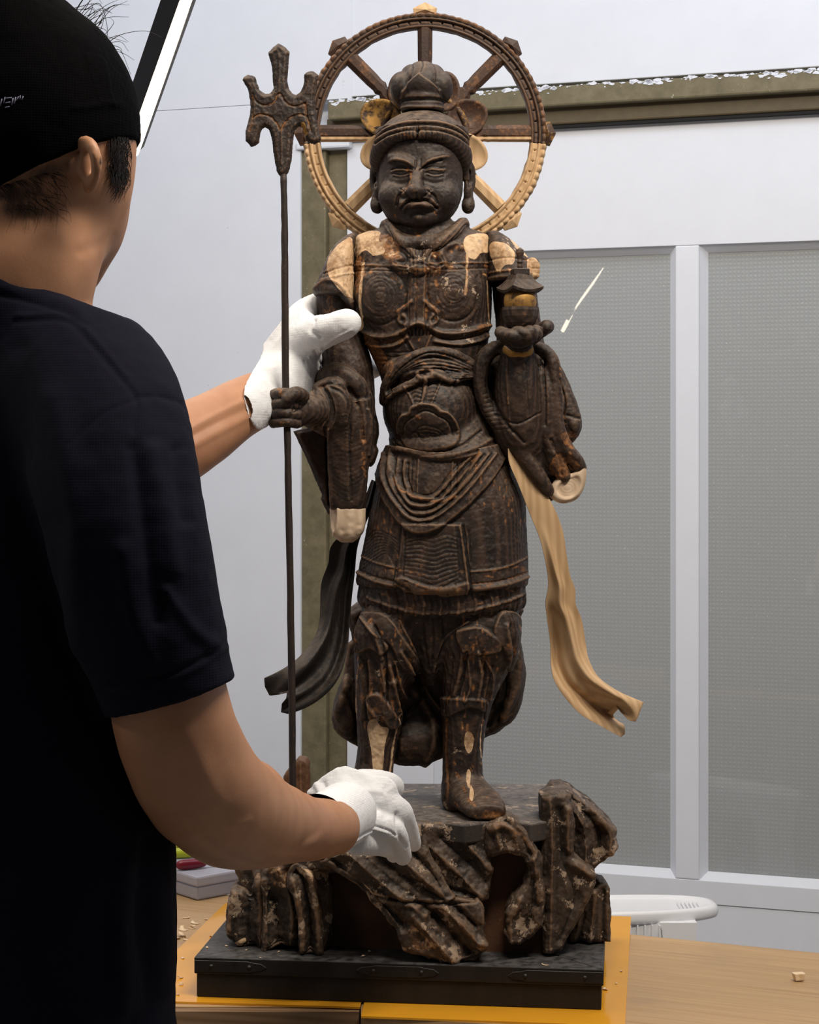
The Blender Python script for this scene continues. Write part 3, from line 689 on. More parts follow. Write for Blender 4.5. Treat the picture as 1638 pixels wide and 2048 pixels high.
for a, b in (((824, 118), (818, 158)), ((868, 118), (874, 160)), ((845, 112), (842, 140))): c.line([a, ((a[0]+b[0])/2+3, (a[1]+b[1])/2), b], 2.2, -2.5)
c.rough(.5, .12, 4)
put('hair_bun', c, FS, M['face'], ST)

# ---- torso in armour
v = Vol((690, 428, -165), (1000, 790, 60), 1.8)
v.loft(secs([(436, 790, 905, -60, 46), (452, 752, 945, -62, 58), (466, 712, 980, -62, 66), (490, 703, 985, -62, 78), (540, 703, 986, -60, 86), (600, 704, 986, -60, 88), (640, 712, 984, -60, 84), (690, 733, 977, -58, 78), (740, 756, 968, -56, 74), (790, 770, 965, -54, 78)]), e=2.5)
v.ell((762, 590, -2), (56, 62, 30), 12); v.ell((906, 588, -2), (56, 62, 30), 12)
v.cap((843, 430, -50), (845, 470, -50), 58, 66, 10)
v.chain([(770, 442, -70, 11), (778, 462, -28, 12), (806, 480, 6, 11), (845, 487, 16, 11), (888, 478, 6, 11), (918, 458, -26, 12), (928, 438, -70, 12)], 5)
c = carve(v, 1)
c.area([(822, 525), (815, 620), (818, 656), (850, 656), (852, 540), (848, 525)], 5, 3, 1, smooth=False)
for x in (819, 832, 851): c.line([(x+3, 545), (x, 600), (x, 660)], 1.6, -2.6, rub=.35)
c.line([(706, 529), (760, 533), (815, 538)], 2, 2.6, rub=.5); c.line([(855, 532), (920, 528), (980, 524)], 2, 2.6, rub=.5)
c.line([(706, 540), (760, 543), (818, 546)], 1.5, -2); c.line([(860, 543), (920, 540), (980, 534)], 1.5, -2, rub=.2)
# lapels curling in scrolls
for pts in ([(775, 448), (790, 470), (806, 492), (824, 512), (827, 530), (812, 541), (794, 534), (790, 524), (800, 520)], [(926, 446), (905, 468), (882, 486), (862, 502), (852, 520), (858, 534), (874, 538), (886, 530), (882, 518)]):
    c.line(pts, 10, 13); c.line([(x, y+7) for x, y in pts[:5]], 2.0, -4); c.line(pts, 2.2, -2.5)
c.line([(880, 508), (895, 496), (914, 490), (920, 498)], 6, 6)
c.bump((838, 544), (20, 11), 10, p=3); c.line([(822, 545), (854, 545)], 3, 1, rub=.8); c.line([(820, 520), (835, 522), (850, 520)], 2, -2)
for k in range(6): c.line([(820+k*6, 500), (821+k*5.5, 522)], 1.2, -1.4)
# breast discs
for cx, cy in ((760, 592), (906, 586)):
    R = [(cx+math.cos(a)*52, cy+math.sin(a)*58) for a in np.linspace(0, 2*math.pi, 22, endpoint=False)]
    c.line(R+R[:1], 3, -2.4, 3, rub=.12)
    for q in (9, 17, 25, 33, 41): c.line([(cx+math.cos(a)*q*.9+2*math.sin(3*a+q), cy+math.sin(a)*q+1.5*math.cos(2*a+q)) for a in np.linspace(0, 2*math.pi, 20)], 1.5, -.65, 2)
# scroll clasps between the discs
for s_ in (-1, 1):
    x0 = 836+s_*36
    c.line([(836+s_*14, 606), (836+s_*24, 616), (x0, 626), (x0+s_*3, 642), (x0-s_*8, 650), (x0-s_*13, 640), (x0-s_*6, 632)], 4, 4.5); c.line([(836+s_*14, 604), (836+s_*26, 612), (x0+s_*6, 624)], 1.8, .5, rub=.9)
# swags under the discs
c.line([(722, 655), (750, 672), (785, 672), (812, 660), (836, 648), (860, 658), (890, 668), (935, 664), (978, 648)], 5, 8)
c.line([(720, 663), (750, 683), (785, 684), (812, 672)], 2, -4, rub=.5); c.line([(862, 668), (895, 680), (940, 675), (980, 660)], 2, -4, rub=.4)
c.line([(732, 684), (760, 694), (795, 690), (815, 675)], 3.5, 5); c.line([(870, 684), (910, 690), (950, 684), (976, 670)], 3.5, 5)
c.line([(812, 652), (836, 646), (862, 652)], 6, 6); 
for k in range(6): c.line([(814+k*8.5, 655), (818+k*7, 672)], 1.4, -2.5, rub=.3)
c.line([(812, 672), (822, 690), (828, 700)], 2, 2.6, rub=.5); c.line([(862, 672), (854, 690), (850, 704)], 2, 2.6, rub=.5); c.line([(800, 668), (820, 700)], 2, -2)
for k in range(4): c.line([(740+k*4, 700+k*10), (800, 706+k*9), (850, 700+k*8)], 1.8, -1.5, rub=.3)
c.area([(724, 668), (745, 672), (775, 720), (770, 745), (755, 735)], 0, 2, rub=1.0); c.area([(950, 655), (975, 645), (975, 660), (955, 668)], 0, 2, rub=.8)
# repairs: bare wood on the shoulders and in the long cracks
c.area([(708, 466), (732, 458), (760, 462), (758, 480), (770, 505), (748, 512), (730, 500), (710, 512)], 0, 2, pale=.80); c.area([(710, 515), (728, 520), (726, 560), (712, 590)], 0, 2, rub=.7)
c.area([(936, 470), (975, 464), (980, 500), (962, 506), (950, 520), (934, 512), (926, 488)], 0, 2, pale=.62, rub=.7); c.area([(750, 470), (790, 478), (800, 520), (770, 520)], 0, 2, pale=.45, rub=.8)
c.line([(727, 526), (723, 560), (720, 600), (722, 638), (726, 655)], 2.6, -1.2, pale=1); c.line([(934, 510), (933, 560), (930, 590)], 2.4, -1, pale=.72, rub=.7); c.line([(930, 590), (928, 640)], 3, 0, pale=.45)
c.line([(975, 560), (977, 600), (980, 640)], 1.4, -1, pale=.8, rub=.9); c.area([(741, 490), (750, 494), (752, 508), (746, 512), (742, 502)], 1, 1.5, pale=1.2)
for k in range(22):
    x, y = random.uniform(716, 975), random.uniform(470, 560); c.line([(x, y), (x+random.uniform(-9, 9), y+random.uniform(-3, 3))], random.uniform(1.5, 4), -.4, rub=.9, pale=random.choice((0, .5)))
for k in range(24):
    x, y = random.uniform(800, 880), random.uniform(540, 700); c.line([(x, y), (x+random.uniform(-3, 3), y+random.uniform(2, 8))], 2, -.2, rub=.9)
c.line([(778, 560), (760, 545), (742, 562)], 1.4, -.7)
c.rough(.7, .10, 5).rough(.3, .3, 6)
put('armour', c, FS, M['worn'], ST)

# ---- shoulder plates and upper arms
v = Vol((612, 448, -165), (722, 640, 55), 1.9)
v.loft(secs([(461, 700, 712, -62, 22), (470, 684, 712, -62, 44), (490, 664, 712, -60, 66), (520, 648, 711, -60, 76), (555, 634, 711, -58, 82), (580, 624, 711, -56, 84), (588, 628, 711, -56, 80)]), e=2.3)
v.loft(secs([(580, 665, 711, -56, 70), (606, 690, 711, -50, 70), (616, 702, 710, -50, 60)]), 4)
c = carve(v, 1)
c.area([(704, 476), (682, 484), (662, 504), (654, 524), (662, 560), (704, 600), (706, 540)], 0, 2, 3, pale=1.0)
c.line([(648, 548), (672, 540), (706, 530)], 1.8, -2.6); c.line([(640, 562), (672, 555), (706, 545)], 1.6, 2.4); c.line([(628, 578), (650, 564), (672, 566), (690, 584), (704, 604)], 3.4, 4.0)
c.area([(628, 560), (654, 540), (660, 562), (632, 582)], 1, 3, rub=.3)
c.rough(.6, .1, 7)
put('shoulder_plate', c, FS, M['worn'], ST)
v = Vol((968, 448, -165), (1092, 580, 55), 1.9)
v.loft(secs([(456, 975, 998, -62, 22), (470, 975, 1020, -62, 44), (490, 974, 1042, -60, 66), (515, 974, 1062, -60, 76), (545, 974, 1072, -58, 82), (560, 975, 1066, -56, 80)]), e=2.3)
v.box((1068, 535, -30), (11, 20, 22), 7, 2)
c = carve(v, 1)
c.area([(980, 486), (1004, 484), (1022, 496), (1030, 510), (1026, 530), (1010, 532), (995, 545), (984, 520)], 0, 2, 3, pale=.86, rub=.5); c.area([(1020, 470), (1040, 486), (1060, 512), (1046, 510), (1030, 494)], 0, 2, pale=.7)
c.area([(1056, 518), (1070, 516), (1080, 530), (1082, 556), (1056, 552)], 2, 1.5, 3, pale=1.2); c.line([(1056, 536), (1082, 537)], 1, -1.5, 1); c.line([(1056, 544), (1082, 546)], 1, -1.5, 1)
c.line([(980, 519), (1020, 517), (1060, 520)], 1.6, -2.4, rub=.3); c.line([(980, 545), (1020, 543), (1060, 545)], 2, 2.4, rub=.5); c.line([(978, 556), (1020, 554), (1066, 556)], 3, 3)
for k in range(12):
    x, y = random.uniform(980, 1060), random.uniform(480, 556); c.line([(x, y), (x+6, y+2)], random.uniform(1.5, 3.5), -.4, rub=1, pale=random.choice((0, .5)))
c.rough(.6, .1, 8)
put('shoulder_plate', c, FS, M['worn'], ST)
# ---- belly: sash, fan of straps and the lion-mask disc
v = Vol((748, 680, -180), (1020, 940, 75), 1.8)
v.ell((866, 818, -50), (101, 96, 110)); v.loft(secs([(690, 745, 972, -58, 72), (730, 757, 966, -56, 78), (770, 766, 962, -54, 86)]), 10)
v.loft([(780, 870, -60, 92, 70), (830, 888, -60, 108, 84), (872, 890, -57, 111, 98), (890, 892, -56, 114, 108), (912, 893, -56, 116, 110), (924, 893, -56, 110, 104)], 6, e=2.2)
v.ell((862, 738, -2), (96, 36, 46), 8)
v.chain([(768, 802, -15, 10), (778, 762, 12, 10), (808, 728, 28, 10), (856, 706, 34, 9), (910, 712, 24, 9), (955, 738, -6, 9)], 7)
v.chain([(772, 785, -2, 8), (792, 752, 22, 8), (840, 728, 38, 8)], 5); v.chain([(776, 792, 14, 7), (815, 772, 38, 6), (858, 756, 46, 6), (910, 758, 38, 6), (958, 746, 6, 8)], 6)
c = carve(v, 1)
for k in range(5): c.line([(768+k*3, 800-k*3), (785+k*5, 758-k), (815+k*5, 728+k*3), (856+k*4, 708+k*8), (905, 716+k*7), (955, 738+k*4)], 2.0, -3.4, rub=.25)
for k in range(5): c.line([(862+k*4, 740-k*2), (905, 738+k*5), (950, 742+k*4)], 1.8, -2.6)
c.line([(832, 748), (848, 738), (862, 742), (862, 756), (846, 760), (834, 754)], 4, 5); c.line([(838, 744), (852, 752)], 2, -2)
c.line([(870, 750), (905, 765), (925, 752)], 4, 4); c.line([(856, 760), (880, 764), (900, 770), (915, 758)], 2, -3)
c.line([(790, 786), (812, 776), (836, 764)], 3, 3); 
c.line([(850, 758), (848, 790), (842, 812)], 4.0, 4.5); c.line([(846, 760), (843, 790), (836, 812)], 1.5, -2); c.line([(858, 760), (853, 790), (848, 812)], 1.5, -2, rub=.3)
c.line([(808, 774), (818, 790), (828, 812)], 1.8, 2.4, rub=.45); c.line([(882, 762), (872, 786), (862, 808)], 1.8, 2.4, rub=.45)
for k in range(5): c.line([(816+k*3, 772+k*9), (830, 768+k*9), (843, 774+k*8)], 1.5, -1.6); c.line([(856, 772+k*8), (868, 768+k*9), (878-k*3, 774+k*8)], 1.5, -1.6)
disc = [(800, 868), (798, 848), (806, 830), (818, 826), (824, 814), (845, 808), (866, 810), (882, 820), (894, 824), (908, 840), (917, 862), (916, 882), (900, 895), (855, 902), (815, 895)]
c.area(disc, 6, 3); c.line([(800, 862), (800, 846), (808, 832), (820, 828), (827, 817), (845, 811), (866, 813), (880, 824), (893, 827), (906, 842), (914, 866)], 4, 5); 
c.line([(808, 866), (812, 846), (828, 834), (850, 822), (876, 832), (896, 846), (904, 872)], 1.8, -3.4)
for k in range(6): c.line([(822+k*3, 868-k*3+k*k*.2), (845, 850+k*7), (875-k*2, 856+k*5), (892-k*4, 872+k*2)], 1.4, -1.5)
c.line([(780, 868), (800, 892), (850, 906), (910, 896), (962, 862)], 2.5, -4, rub=.3)
c.line([(782, 878), (830, 908), (890, 912), (950, 896), (998, 870)], 5, 4); c.line([(785, 902), (840, 918), (900, 918), (960, 905), (1000, 886)], 3, 2.5, rub=.3)
c.bump((837, 832), (8, 8), 2); c.line([(833, 830), (840, 834)], 3, 0, rub=1, pale=.4)
c.area([(762, 735), (778, 722), (790, 730), (775, 760)], 0, 3, rub=.7)
for k in range(14):
    x, y = random.uniform(790, 940), random.uniform(712, 745); c.line([(x, y), (x+7, y-2)], 1.8, -.2, rub=1)
c.rough(.7, .10, 9).rough(.3, .3, 10)
put('belly_armour', c, FS, M['lacquer'], ST)

# ---- skirt with its hanging cloths and hems
v = Vol((696, 880, -190), (1076, 1240, 90), 2.0)
hem = lambda th, y, T: .012*np.sin(th*9)*np.clip((y-1000)/200, 0, 1)
v.loft(secs([(886, 782, 1000, -58, 98), (940, 760, 1026, -58, 108), (1000, 744, 1052, -60, 116), (1060, 732, 1056, -60, 120), (1120, 721, 1058, -60, 122), (1160, 712, 1058, -60, 124), (1174, 714, 1056, -60, 122)]), e=2.5, mod=hem)
v.loft(secs([(1150, 724, 1050, -60, 112), (1195, 716, 1052, -60, 114), (1214, 720, 1050, -60, 112), (1226, 730, 1040, -60, 104)]), 2, e=2.4, mod=lambda th, y, T: .02*np.sin(th*14+1))
c = carve(v, 1)
U0 = [(766, 902), (756, 940), (764, 985), (786, 1028), (812, 1056), (838, 1066), (872, 1058), (905, 1035), (945, 1000), (985, 955), (1012, 905), (1008, 888), (890, 905), (780, 892)]
c.area(U0, 11, 3); c.area([(788, 912), (792, 945), (806, 975), (840, 990), (880, 996), (905, 985), (930, 950), (945, 918), (945, 900), (860, 915), (800, 905)], -9, 3)
for k, (a, b) in enumerate([(12, 0), (24, 4), (37, 8), (50, 10)]):
    c.line([(766+a*.9, 912+b), (762+a*.95, 955), (786+a*.6, 1010-a*.6), (828, 1052-a*1.15), (878-a*.2, 1042-a*1.0), (940-a*.6, 990-a*.9), (996-a*1.1, 912)], 3.2, 5.5 if k % 2 == 0 else 4)
    c.line([(772+a*.9, 916+b), (768+a*.95, 952), (792+a*.6, 1004-a*.6), (830, 1045-a*1.15), (876-a*.2, 1035-a*1.0), (936-a*.6, 984-a*.9), (990-a*1.1, 912)], 1.8, -3.0, rub=.35 if k == 3 else .1)
for x in (826, 838, 905, 914): c.line([(x, 915), (x-2, 950), (x-3, 985)], 1.8, -2.2 if x in (826, 914) else 2.2, rub=.3)
c.line([(800, 978), (840, 996), (880, 1002), (910, 992)], 2.4, 1, rub=.95); c.line([(792, 958), (800, 976)], 2, 0, rub=.8)
# centre panel
c.area([(806, 1046), (920, 1046), (936, 1170), (925, 1186), (895, 1190), (850, 1184), (812, 1176), (790, 1165)], 7, 2.5, 1, smooth=False)
c.area([(790, 1156), (812, 1166), (838, 1180), (866, 1186), (895, 1190), (932, 1176), (934, 1160), (895, 1168), (860, 1168), (830, 1160), (808, 1150)], 5, 2.5)
c.line([(806, 1052), (800, 1100), (794, 1160)], 2, -3.4, rub=.4); c.line([(918, 1050), (926, 1110), (934, 1175)], 3, 3.6, rub=.4); c.line([(925, 1050), (933, 1110), (941, 1172)], 2, -3)
c.line([(814, 1060), (808, 1150)], 1.6, -2); c.line([(910, 1052), (917, 1150)], 1.6, -2)
for k in range(12): c.line([(815-k*.4, 1075+k*7.5), (840, 1068+k*9), (866, 1074+k*9), (890, 1066+k*9), (912, 1072+k*7.5)], 1.4, -1.2)
for k in range(9): c.line([(735-k*1.2, 1075+k*8), (752, 1060+k*7), (775, 1066+k*5), (796, 1078+k*8)], 1.4, -1.3)
for k in range(8): c.line([(945, 1000+k*18), (985, 990+k*19), (1020, 1000+k*16), (1050, 992+k*17)], 1.5, -.25)
# hem bands
c.line([(716, 1112), (752, 1124), (796, 1134)], 2.0, 2.6, rub=.55); c.line([(940, 1140), (1000, 1134), (1056, 1116)], 2.0, 2.6, rub=.7)
c.line([(712, 1146), (750, 1160), (790, 1168)], 4, 5); c.line([(944, 1174), (1000, 1168), (1056, 1156)], 4, 5, rub=.3)
c.line([(714, 1140), (750, 1151), (790, 1159)], 1.8, -2.5, rub=.7); c.line([(944, 1164), (1000, 1158), (1056, 1146)], 1.8, -2.5, rub=.9)
c.line([(735, 1195), (790, 1212), (850, 1222), (930, 1218), (1000, 1204), (1050, 1190)], 3, 4, rub=.4)
for k in range(20): x = 724+k*17; c.line([(x, 1180+8*math.sin(k)), (x+5, 1205), (x+2, 1224)], 3, 2.6*(1 if k % 2 else -1), rub=.4*(k % 3 == 0))
c.line([(1008, 900), (1040, 960), (1056, 1010)], 3, 2.5, rub=.3); c.line([(936, 1060), (940, 1120)], 2, -2)
for k in range(34):
    x, y = random.uniform(930, 1055), random.uniform(900, 1050); c.line([(x, y), (x+random.uniform(-2, 2), y+random.uniform(4, 14))], random.uniform(1.4, 2.6), -.3, rub=.85)
for k in range(46):
    x, y = random.uniform(722, 1055), random.uniform(1125, 1215); c.line([(x, y), (x+random.uniform(4, 16), y+random.uniform(-3, 3))], random.uniform(1.5, 3), -.3, rub=.85, pale=random.choice((0, 0, .42)))
for k in range(16):
    x, y = random.uniform(735, 800), random.uniform(960, 1140); c.line([(x, y), (x+2, y+8)], random.uniform(1.4, 2.4), -.3, rub=.8)
c.rough(.8, .09, 11).rough(.35, .28, 12)
put('skirt', c, FS, M['lacquer'], ST)

# ---- trouser legs and boots
v = Vol((686, 1200, -170), (1060, 1632, 130), 2.0)
v.loft(secs([(1205, 726, 880, -58, 88), (1250, 716, 862, -56, 86), (1300, 708, 846, -52, 80), (1345, 708, 834, -50, 74), (1400, 710, 812, -50, 62), (1450, 712, 804, -48, 52), (1500, 714, 792, -48, 44), (1545, 708, 786, -46, 42), (1580, 700, 786, -40, 46), (1608, 696, 790, -34, 52), (1619, 700, 788, -34, 48)]), e=2.3)
v.loft(secs([(1205, 850, 1040, -58, 88), (1250, 862, 1040, -56, 88), (1300, 872, 1036, -52, 82), (1345, 880, 1020, -50, 74), (1400, 884, 992, -48, 62), (1450, 886, 976, -46, 52), (1500, 886, 968, -44, 46), (1545, 886, 966, -42, 44), (1580, 884, 972, -34, 48), (1608, 884, 978, -26, 54), (1619, 888, 974, -24, 50)]), 6, e=2.3)
v.loft([(-60, 930, 1590, 42, 27), (-10, 936, 1586, 44, 31), (40, 950, 1592, 46, 25), (85, 962, 1598, 44, 19), (112, 966, 1602, 38, 15), (118, 966, 1604, 26, 9)], 8, axis=2, e=2.6)
v.loft([(-60, 745, 1590, 40, 27), (-10, 742, 1586, 44, 31), (40, 735, 1592, 46, 25), (80, 728, 1598, 42, 18), (96, 726, 1602, 30, 12)], 8, axis=2, e=2.6)
v.ell((770, 1272, 0), (50, 58, 30), 22); v.ell((962, 1272, 0), (62, 56, 30), 22)
v.loft(secs([(1205, 760, 980, -55, 86), (1250, 790, 945, -50, 78), (1300, 815, 915, -50, 62), (1345, 838, 892, -55, 44), (1375, 852, 880, -60, 26)]), 8)
v.box((860, 1625, -20), (260, 6.5, 160), 0, 0, mode='sub')
c = carve(v, 1)
# hanging cloth over the knees
c.area([(726, 1228), (770, 1226), (800, 1262), (838, 1330), (836, 1356), (800, 1330), (780, 1285), (745, 1262)], 7, 3); c.area([(726, 1235), (752, 1262), (776, 1288), (762, 1306), (742, 1294), (716, 1306), (712, 1275)], 9, 3)
c.area([(1000, 1222), (1036, 1232), (1038, 1280), (1028, 1345), (1016, 1340), (1006, 1300), (985, 1262)], 8, 3); c.area([(912, 1262), (935, 1252), (960, 1250), (985, 1268), (1000, 1296), (975, 1304), (950, 1305), (925, 1298)], 9, 3, rub=.22)
c.area([(800, 1232), (935, 1230), (902, 1262), (884, 1300), (868, 1352), (848, 1330), (822, 1275)], -3, 4)
for x in (845, 866, 886): c.line([(x, 1235), (x+2, 1280), (864+(x-866)*.4, 1330)], 3, -2.5)
c.line([(800, 1240), (828, 1300), (842, 1350)], 3, 4); c.line([(935, 1240), (890, 1275), (868, 1345)], 3, 4)
c.line([(738, 1320), (742, 1360), (735, 1400), (750, 1430)], 3.4, 4, rub=.3); c.line([(765, 1320), (775, 1370), (772, 1420)], 3, -4); c.line([(790, 1320), (800, 1370), (815, 1410)], 3, 4, rub=.4); c.line([(718, 1310), (714, 1370), (712, 1430)], 2.6, 1, rub=.6, pale=.5)
c.line([(905, 1310), (900, 1360), (892, 1420)], 3, -3); c.line([(935, 1315), (940, 1370), (930, 1400)], 3, 4); c.line([(965, 1310), (985, 1350), (980, 1400)], 3, 4, rub=.4); c.line([(985, 1330), (972, 1400), (970, 1440)], 2, -3)
c.area([(735, 1392), (760, 1386), (785, 1420), (800, 1452), (778, 1456), (760, 1432), (744, 1440), (736, 1430)], 7, 3, rub=.15); c.area([(880, 1400), (930, 1395), (972, 1400), (970, 1425), (940, 1412), (900, 1432), (884, 1430)], 5, 3)
# bare repair wood on the shin, split seams down the boots
c.area([(734, 1452), (748, 1436), (762, 1452), (778, 1458), (770, 1490), (764, 1548), (748, 1550), (742, 1500)], -1, 2, pale=.95)
for pts in ([(745, 1250), (762, 1300), (768, 1380)], [(722, 1320), (728, 1380), (724, 1440)], [(800, 1300), (822, 1350), (830, 1400)], [(925, 1300), (918, 1350), (908, 1390)], [(955, 1300), (962, 1350), (955, 1395)], [(1008, 1250), (1014, 1300), (1008, 1340)], [(780, 1330), (792, 1390), (800, 1430)]): c.line(pts, 4, 4.5); c.line([(x+8, y) for x, y in pts], 3, -4.5)
c.line([(712, 1400), (711, 1450), (712, 1500), (704, 1545)], 1.8, 0, pale=.8, rub=.8)
c.line([(800, 1430), (795, 1462), (788, 1490), (780, 1550)], 3, -2, pale=.62, rub=.6); c.line([(893, 1440), (892, 1500), (896, 1560), (894, 1600)], 2.6, -2, rub=.8, pale=.42); c.line([(964, 1450), (962, 1500), (970, 1540)], 2, -1, pale=.62, rub=.7)
c.area([(930, 1466), (940, 1462), (948, 1474), (946, 1500), (936, 1508), (928, 1490)], -1, 2, pale=.62, rub=.5)
c.area([(935, 1538), (942, 1544), (938, 1568), (932, 1560)], -.5, 1.5, pale=.8); c.area([(940, 1565), (946, 1572), (942, 1584), (936, 1580)], -.5, 1.5, pale=.8)
c.line([(962, 1612), (985, 1606), (1006, 1612)], 5, -1.2, rub=.9)
for k in range(80):
    x = random.choice((random.uniform(712, 835), random.uniform(885, 1035))); y = random.uniform(1225, 1450); c.line([(x, y), (x+random.uniform(-2, 2), y+random.uniform(4, 16))], random.uniform(1.2, 2.8), -.3, rub=.85, pale=random.choice((0, 0, 0, .45)))
for k in range(14):
    x, y = random.uniform(905, 985), random.uniform(1520, 1610); c.line([(x, y), (x+3, y+4)], 2, -.3, rub=.9)
c.rough(.9, .08, 13).rough(.35, .28, 14)
put('legs', c, FS, M['worn'], ST)
# ---- cape hanging behind the legs
v = Vol((645, 1200, -200), (1070, 1560, -60), 2.8)
cp = cat([(712, 1215), (702, 1290), (688, 1370), (664, 1432), (660, 1462), (684, 1492), (735, 1518), (790, 1546), (842, 1546), (884, 1528), (940, 1506), (1000, 1482), (1028, 1454), (1034, 1424), (1052, 1384), (1056, 1350), (1044, 1310), (1034, 1270), (1032, 1215)], 3, True)
v.slab(cp, -170, -95, 16)
v.ell((1020, 1370, -110), (36, 90, 34), 12); v.ell((694, 1430, -105), (30, 60, 30), 12); v.ell((830, 1500, -105), (90, 40, 26), 14)
c = carve(v, 2)
c.line([(700, 1300), (690, 1380), (672, 1440)], 8, 9); c.line([(690, 1400), (715, 1450), (710, 1490)], 7, -8); c.line([(1040, 1300), (1040, 1370), (1010, 1450)], 8, 8); c.line([(1010, 1320), (1012, 1400), (980, 1470)], 7, -9)
c.line([(815, 1380), (860, 1440), (868, 1500), (850, 1540)], 9, 9); c.line([(830, 1360), (845, 1400), (800, 1450), (790, 1530)], 7, -8); c.line([(850, 1390), (880, 1430)], 5, 6)
c.line([(665, 1470), (700, 1500), (790, 1542), (845, 1542), (930, 1508), (1024, 1458)], 4, 3, rub=.3); c.area([(805, 1500), (838, 1505), (848, 1525), (825, 1538), (810, 1528)], 0, 2, rub=.4, pale=.36); c.line([(1010, 1445), (1030, 1440)], 4, 0, rub=.9)
c.rough(1.0, .06, 15).rough(.4, .25, 16)
put('cape', c, FS, M['lacquer'], ST)

# ---- the arm that holds the spear: upper arm, draped sleeve, new wood tip
v = Vol((572, 560, -130), (775, 1046, 110), 1.9)
v.chain([(672, 575, -60, 42), (676, 650, -60, 42), (695, 740, -50, 44)])
v.loft(secs([(600, 640, 706, -62, 44), (660, 637, 722, -62, 44), (720, 640, 742, -60, 44), (790, 655, 749, -55, 46), (830, 680, 748, -50, 40)]), 6)
v.chain([(640, 768, -10, 14), (656, 752, 5, 18), (682, 748, 16, 20), (712, 770, 18, 18), (730, 800, 6, 15), (738, 830, -6, 12)], 6)
v.loft([(608, 822, 66, 30, 30), (624, 822, 50, 37, 36), (645, 822, 28, 49, 44), (670, 818, 6, 64, 54), (700, 815, -10, 62, 52), (720, 815, -18, 50, 44)], 5, axis=0)
v.chain([(640, 780, 30, 14), (668, 776, 38, 17), (684, 800, 44, 18), (686, 840, 40, 17)], 8)
v.loft(secs([(800, 652, 742, 0, 44), (850, 652, 746, 2, 44), (900, 654, 742, 0, 38), (950, 656, 736, -2, 33), (1000, 658, 732, -4, 29), (1018, 660, 730, -6, 26)]), 8, e=2.6)
v.slab([(584, 862), (606, 905), (630, 962), (642, 990), (640, 1000), (655, 1030), (692, 1018), (690, 870), (640, 850)], -62, -22, 8, 4)
v.slab(cat([(738, 800), (754, 838), (757, 868), (752, 890), (756, 902), (748, 926), (738, 934), (728, 915), (722, 850)], 3, True), -70, -28, 8, 4)
c = carve(v, 1)
for k in range(5): c.line([(624+k*8, 784-k*3), (634+k*9, 800), (636+k*9.5, 830), (628+k*9, 858)], 2.4, -3.0 if k % 2 else 2.2, rub=.12)
c.line([(660, 775), (690, 792), (702, 830), (700, 900), (704, 1000)], 3.0, -2.4); c.line([(672, 762), (706, 786), (724, 826), (728, 880)], 3.4, -5, rub=.55); c.line([(640, 776), (670, 768), (700, 784), (716, 812)], 3, -4, rub=.5)
c.line([(658, 860), (660, 930), (664, 1012)], 3, 4); c.line([(652, 856), (654, 930), (658, 1010)], 3, -6); c.line([(736, 820), (742, 850), (738, 910)], 3, 4)
for k in range(14): c.line([(668, 880+k*8), (682, 874+k*9.5), (700, 878+k*9.5), (722, 872+k*9)], 1.5, -.45)
for k in range(10): c.line([(684+k*.8, 830+k*7), (694, 826+k*7), (702+k*.6, 832+k*7)], 1.4, -.6)
c.area([(640, 590), (662, 585), (672, 640), (650, 650)], 0, 2, rub=.55); c.line([(720, 745), (738, 790)], 5, 0, rub=.3)
for k in range(12):
    y = random.uniform(870, 1005); c.line([(727+random.uniform(-5, 5), y), (728+random.uniform(-4, 4), y+random.uniform(3, 9))], random.uniform(1.2, 2.6), -.3, rub=.9)
for k in range(20):
    x, y = random.uniform(640, 700), random.uniform(590, 660); c.line([(x, y), (x+3, y+5)], 2.4, -.3, rub=.8)
c.rough(.7, .1, 17).rough(.3, .3, 18)
put('sleeve', c, FS, M['lacquer'], ST)
v = Vol((645, 1008, -50), (742, 1096, 40), 2.0)
v.loft(secs([(1016, 658, 731, -6, 26), (1040, 660, 731, -6, 26), (1062, 663, 728, -6, 24), (1076, 670, 718, -6, 19), (1085, 682, 706, -6, 9)]), e=2.5)
c = carve(v, 1); c.line([(676, 1018), (674, 1045), (668, 1070)], 3, 3); c.area([(658, 1018), (673, 1018), (670, 1060), (662, 1050)], -5, 2)
for k in range(14): x, y = random.uniform(680, 724), random.uniform(1040, 1074); c.bump((x, y), (9, 9), -.7)
c.rough(.4, .12, 2); c.col[:] = 0
put('sleeve_tip', c, FS, M['white_cyp'], ST)['label'] = 'rounded new pale wood tip of the sleeve'
# fist round the shaft
v = Vol((530, 768, 10), (660, 882, 154), 1.5)
v.ell((596, 822, 88), (30, 36, 24)); v.chain([(614, 822, 74, 28), (646, 822, 34, 32)], 8)
for k, (y0, r) in enumerate(((792, 11), (811, 11.5), (830, 11), (847, 9.5))):
    v.chain([(600, y0+2, 106, r), (580, y0-1, 122, r), (559, y0, 112, r), (553, y0+2, 96, r*.9)], 1.5)
v.chain([(612, 796, 108, 13), (598, 790, 124, 12), (583, 802, 132, 10.5)], 3); v.ell((582, 806, 116), (12, 14, 14), 3); v.ell((586, 820, 98), (24, 28, 20), 2)
c = carve(v, 1)
c.line([(606, 806), (604, 820), (594, 826), (596, 812)], 2, -2); c.line([(566, 780), (571, 792)], 5, 0, rub=.9); c.line([(571, 848), (586, 846)], 3, 0, rub=.8)
c.rough(.5, .14, 19)
put('spear_hand', c, FS, M['lacquer'], ST)

